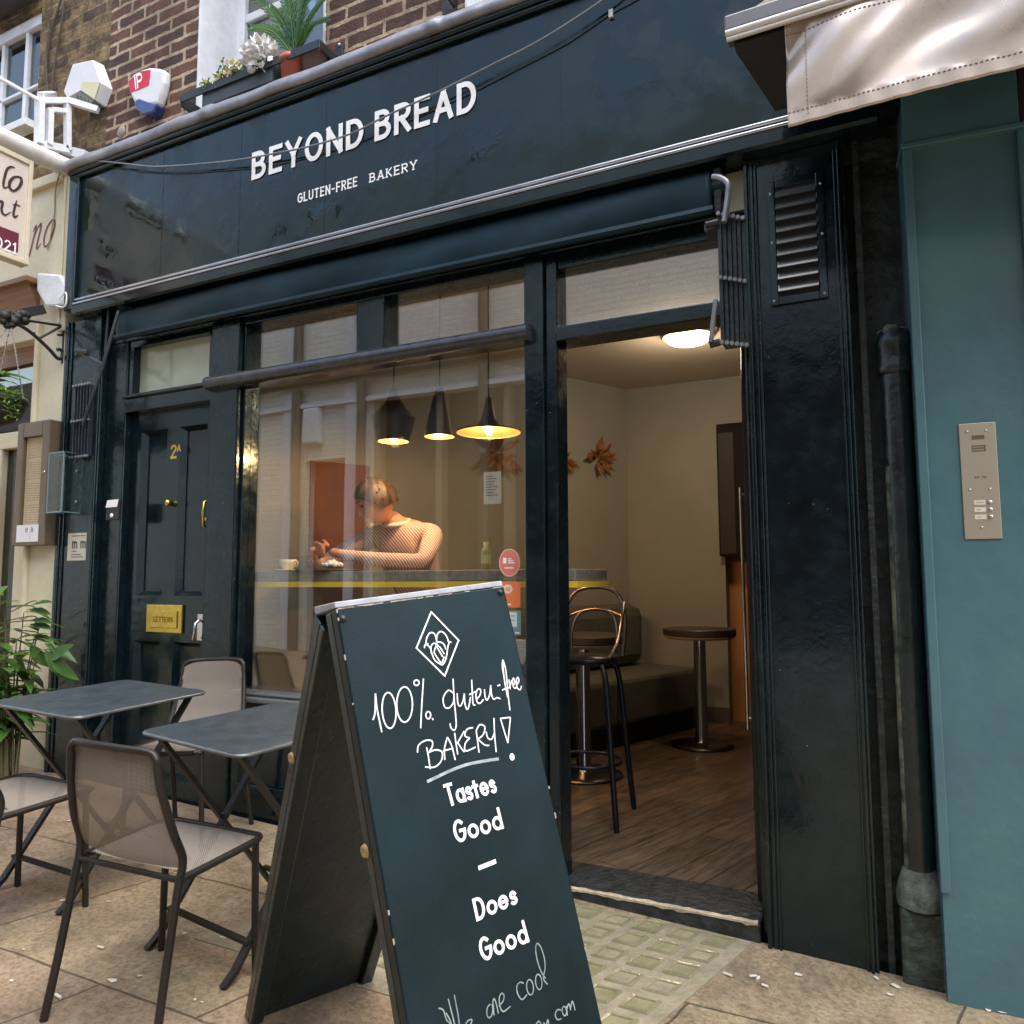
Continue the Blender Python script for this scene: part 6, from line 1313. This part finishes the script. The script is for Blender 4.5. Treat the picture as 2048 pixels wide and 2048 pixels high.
cb_ = tag(obj('cable', MB().tube(cat(pts, 4), .0024, 6), IRON), 'black line modelled flat on the fascia as the shadow of the grey cable', 'cable')  # thin dark tube stands for the grey cable's shadow on the gloss board
q = AY(700+1440*.3623, 75*.3623, -.008); o_ = thing('cable_clip', 'pale cable clip near the top of the fascia', 'clip', q); obj('clip', MB().box(q-Vector((.008, .004, .016)), q+Vector((.008, .006, .016))), M('clip_grey', (.4, .42, .42), .5), o_)
p0, p1 = AY(120, 345, -.01), AY(98, 500, .04); tag(obj('cable', MB().tube(cat([p0, AY(115, 360, .02), AY(110, 390, .044), AY(109, 425, .044), AY(105, 450, .044), AY(101, 475, .044), AY(95, 500, .044)]), .0035, 6), M('cream_cable', (.30, .27, .16), .6)), 'cream cable hanging down over the maroon lettering', 'cable')
# ------------------------------------------------------------------ litter on the pavement
BUTT = M('cigarette_white', (.56, .52, .44), .8, var=.1)
def butt(u, v, L_, a, kind):
    p = AG(u, v); d = Vector((math.cos(a), math.sin(a), 0)); d.z = GX*d.x+GY*d.y
    if kind: o = obj('cigarette_end', MB().tube([p-d*L_/2+Vector((0,0,.0045)), p+d*L_/2+Vector((0,0,.0045))], .0042, 8), BUTT); tag(o, 'white cigarette end lying on the paving', 'litter', 'cigarette ends on the pavement')
    else:
        s = Vector((-d.y, d.x, 0)); s.z = GX*s.x+GY*s.y; up = Vector((0, 0, 1)); r_ = random.Random(int(u*7+v))
        o = obj('paper_scrap', MB().add([p+(d*math.cos(k)*L_*r_.uniform(.35, .6)+s*math.sin(k)*L_*r_.uniform(.2, .4))+up*(.002+.004*r_.random()) for k in (0, 1.1, 2.2, 3.3, 4.3, 5.4)], [(0, 1, 2, 3, 4, 5)]), BUTT, solid=.0012); tag(o, 'small white scrap of paper lying on the paving', 'litter', 'paper scraps on the pavement')
for x, y, L_, a, kd in ((1045,1680,.026,-.2,1),(1175,1688,.022,.5,1),(1200,1700,.02,1.4,1),(1237,1738,.018,-.2,1),(1405,1678,.026,.3,0),(1475,1575,.014,.2,0),(1880,1782,.016,.1,0)): butt(*k9(x, y), L_, a, kd)
k7 = lambda x, y: (x*.3882, 1300+y*.3882)
for x, y, L_, a, kd in ((350,883,.022,.4,0),(340,992,.014,.3,0),(905,1155,.018,.6,0),(950,1240,.012,.2,0),(325,1297,.02,.9,1),(560,1300,.018,0,0),(520,1540,.026,.15,1),(120,1550,.010,.3,0),(1158,1488,.03,.5,1),(950,1465,.014,.2,0),(575,1708,.030,.2,0),(720,1685,.018,.1,0),(300,1793,.028,-.1,1),(60,1710,.012,.5,0),(1040,1820,.010,.4,0),(200,790,.016,.3,0),(1005,1808,.01,.1,0)): butt(*k7(x, y), L_, a, kd)
for x, y, L_, a in ((780,1472,.02,.1),(1440,1495,.022,.9),(1625,1608,.016,.2),(1740,1625,.028,.4),(660,1330,.02,-.6),(820,1395,.03,-.5),(1672,890,.006,.4)):
    if y > 1000: butt(1600+x*.2319, 1650+y*.2319, L_, a, 0)
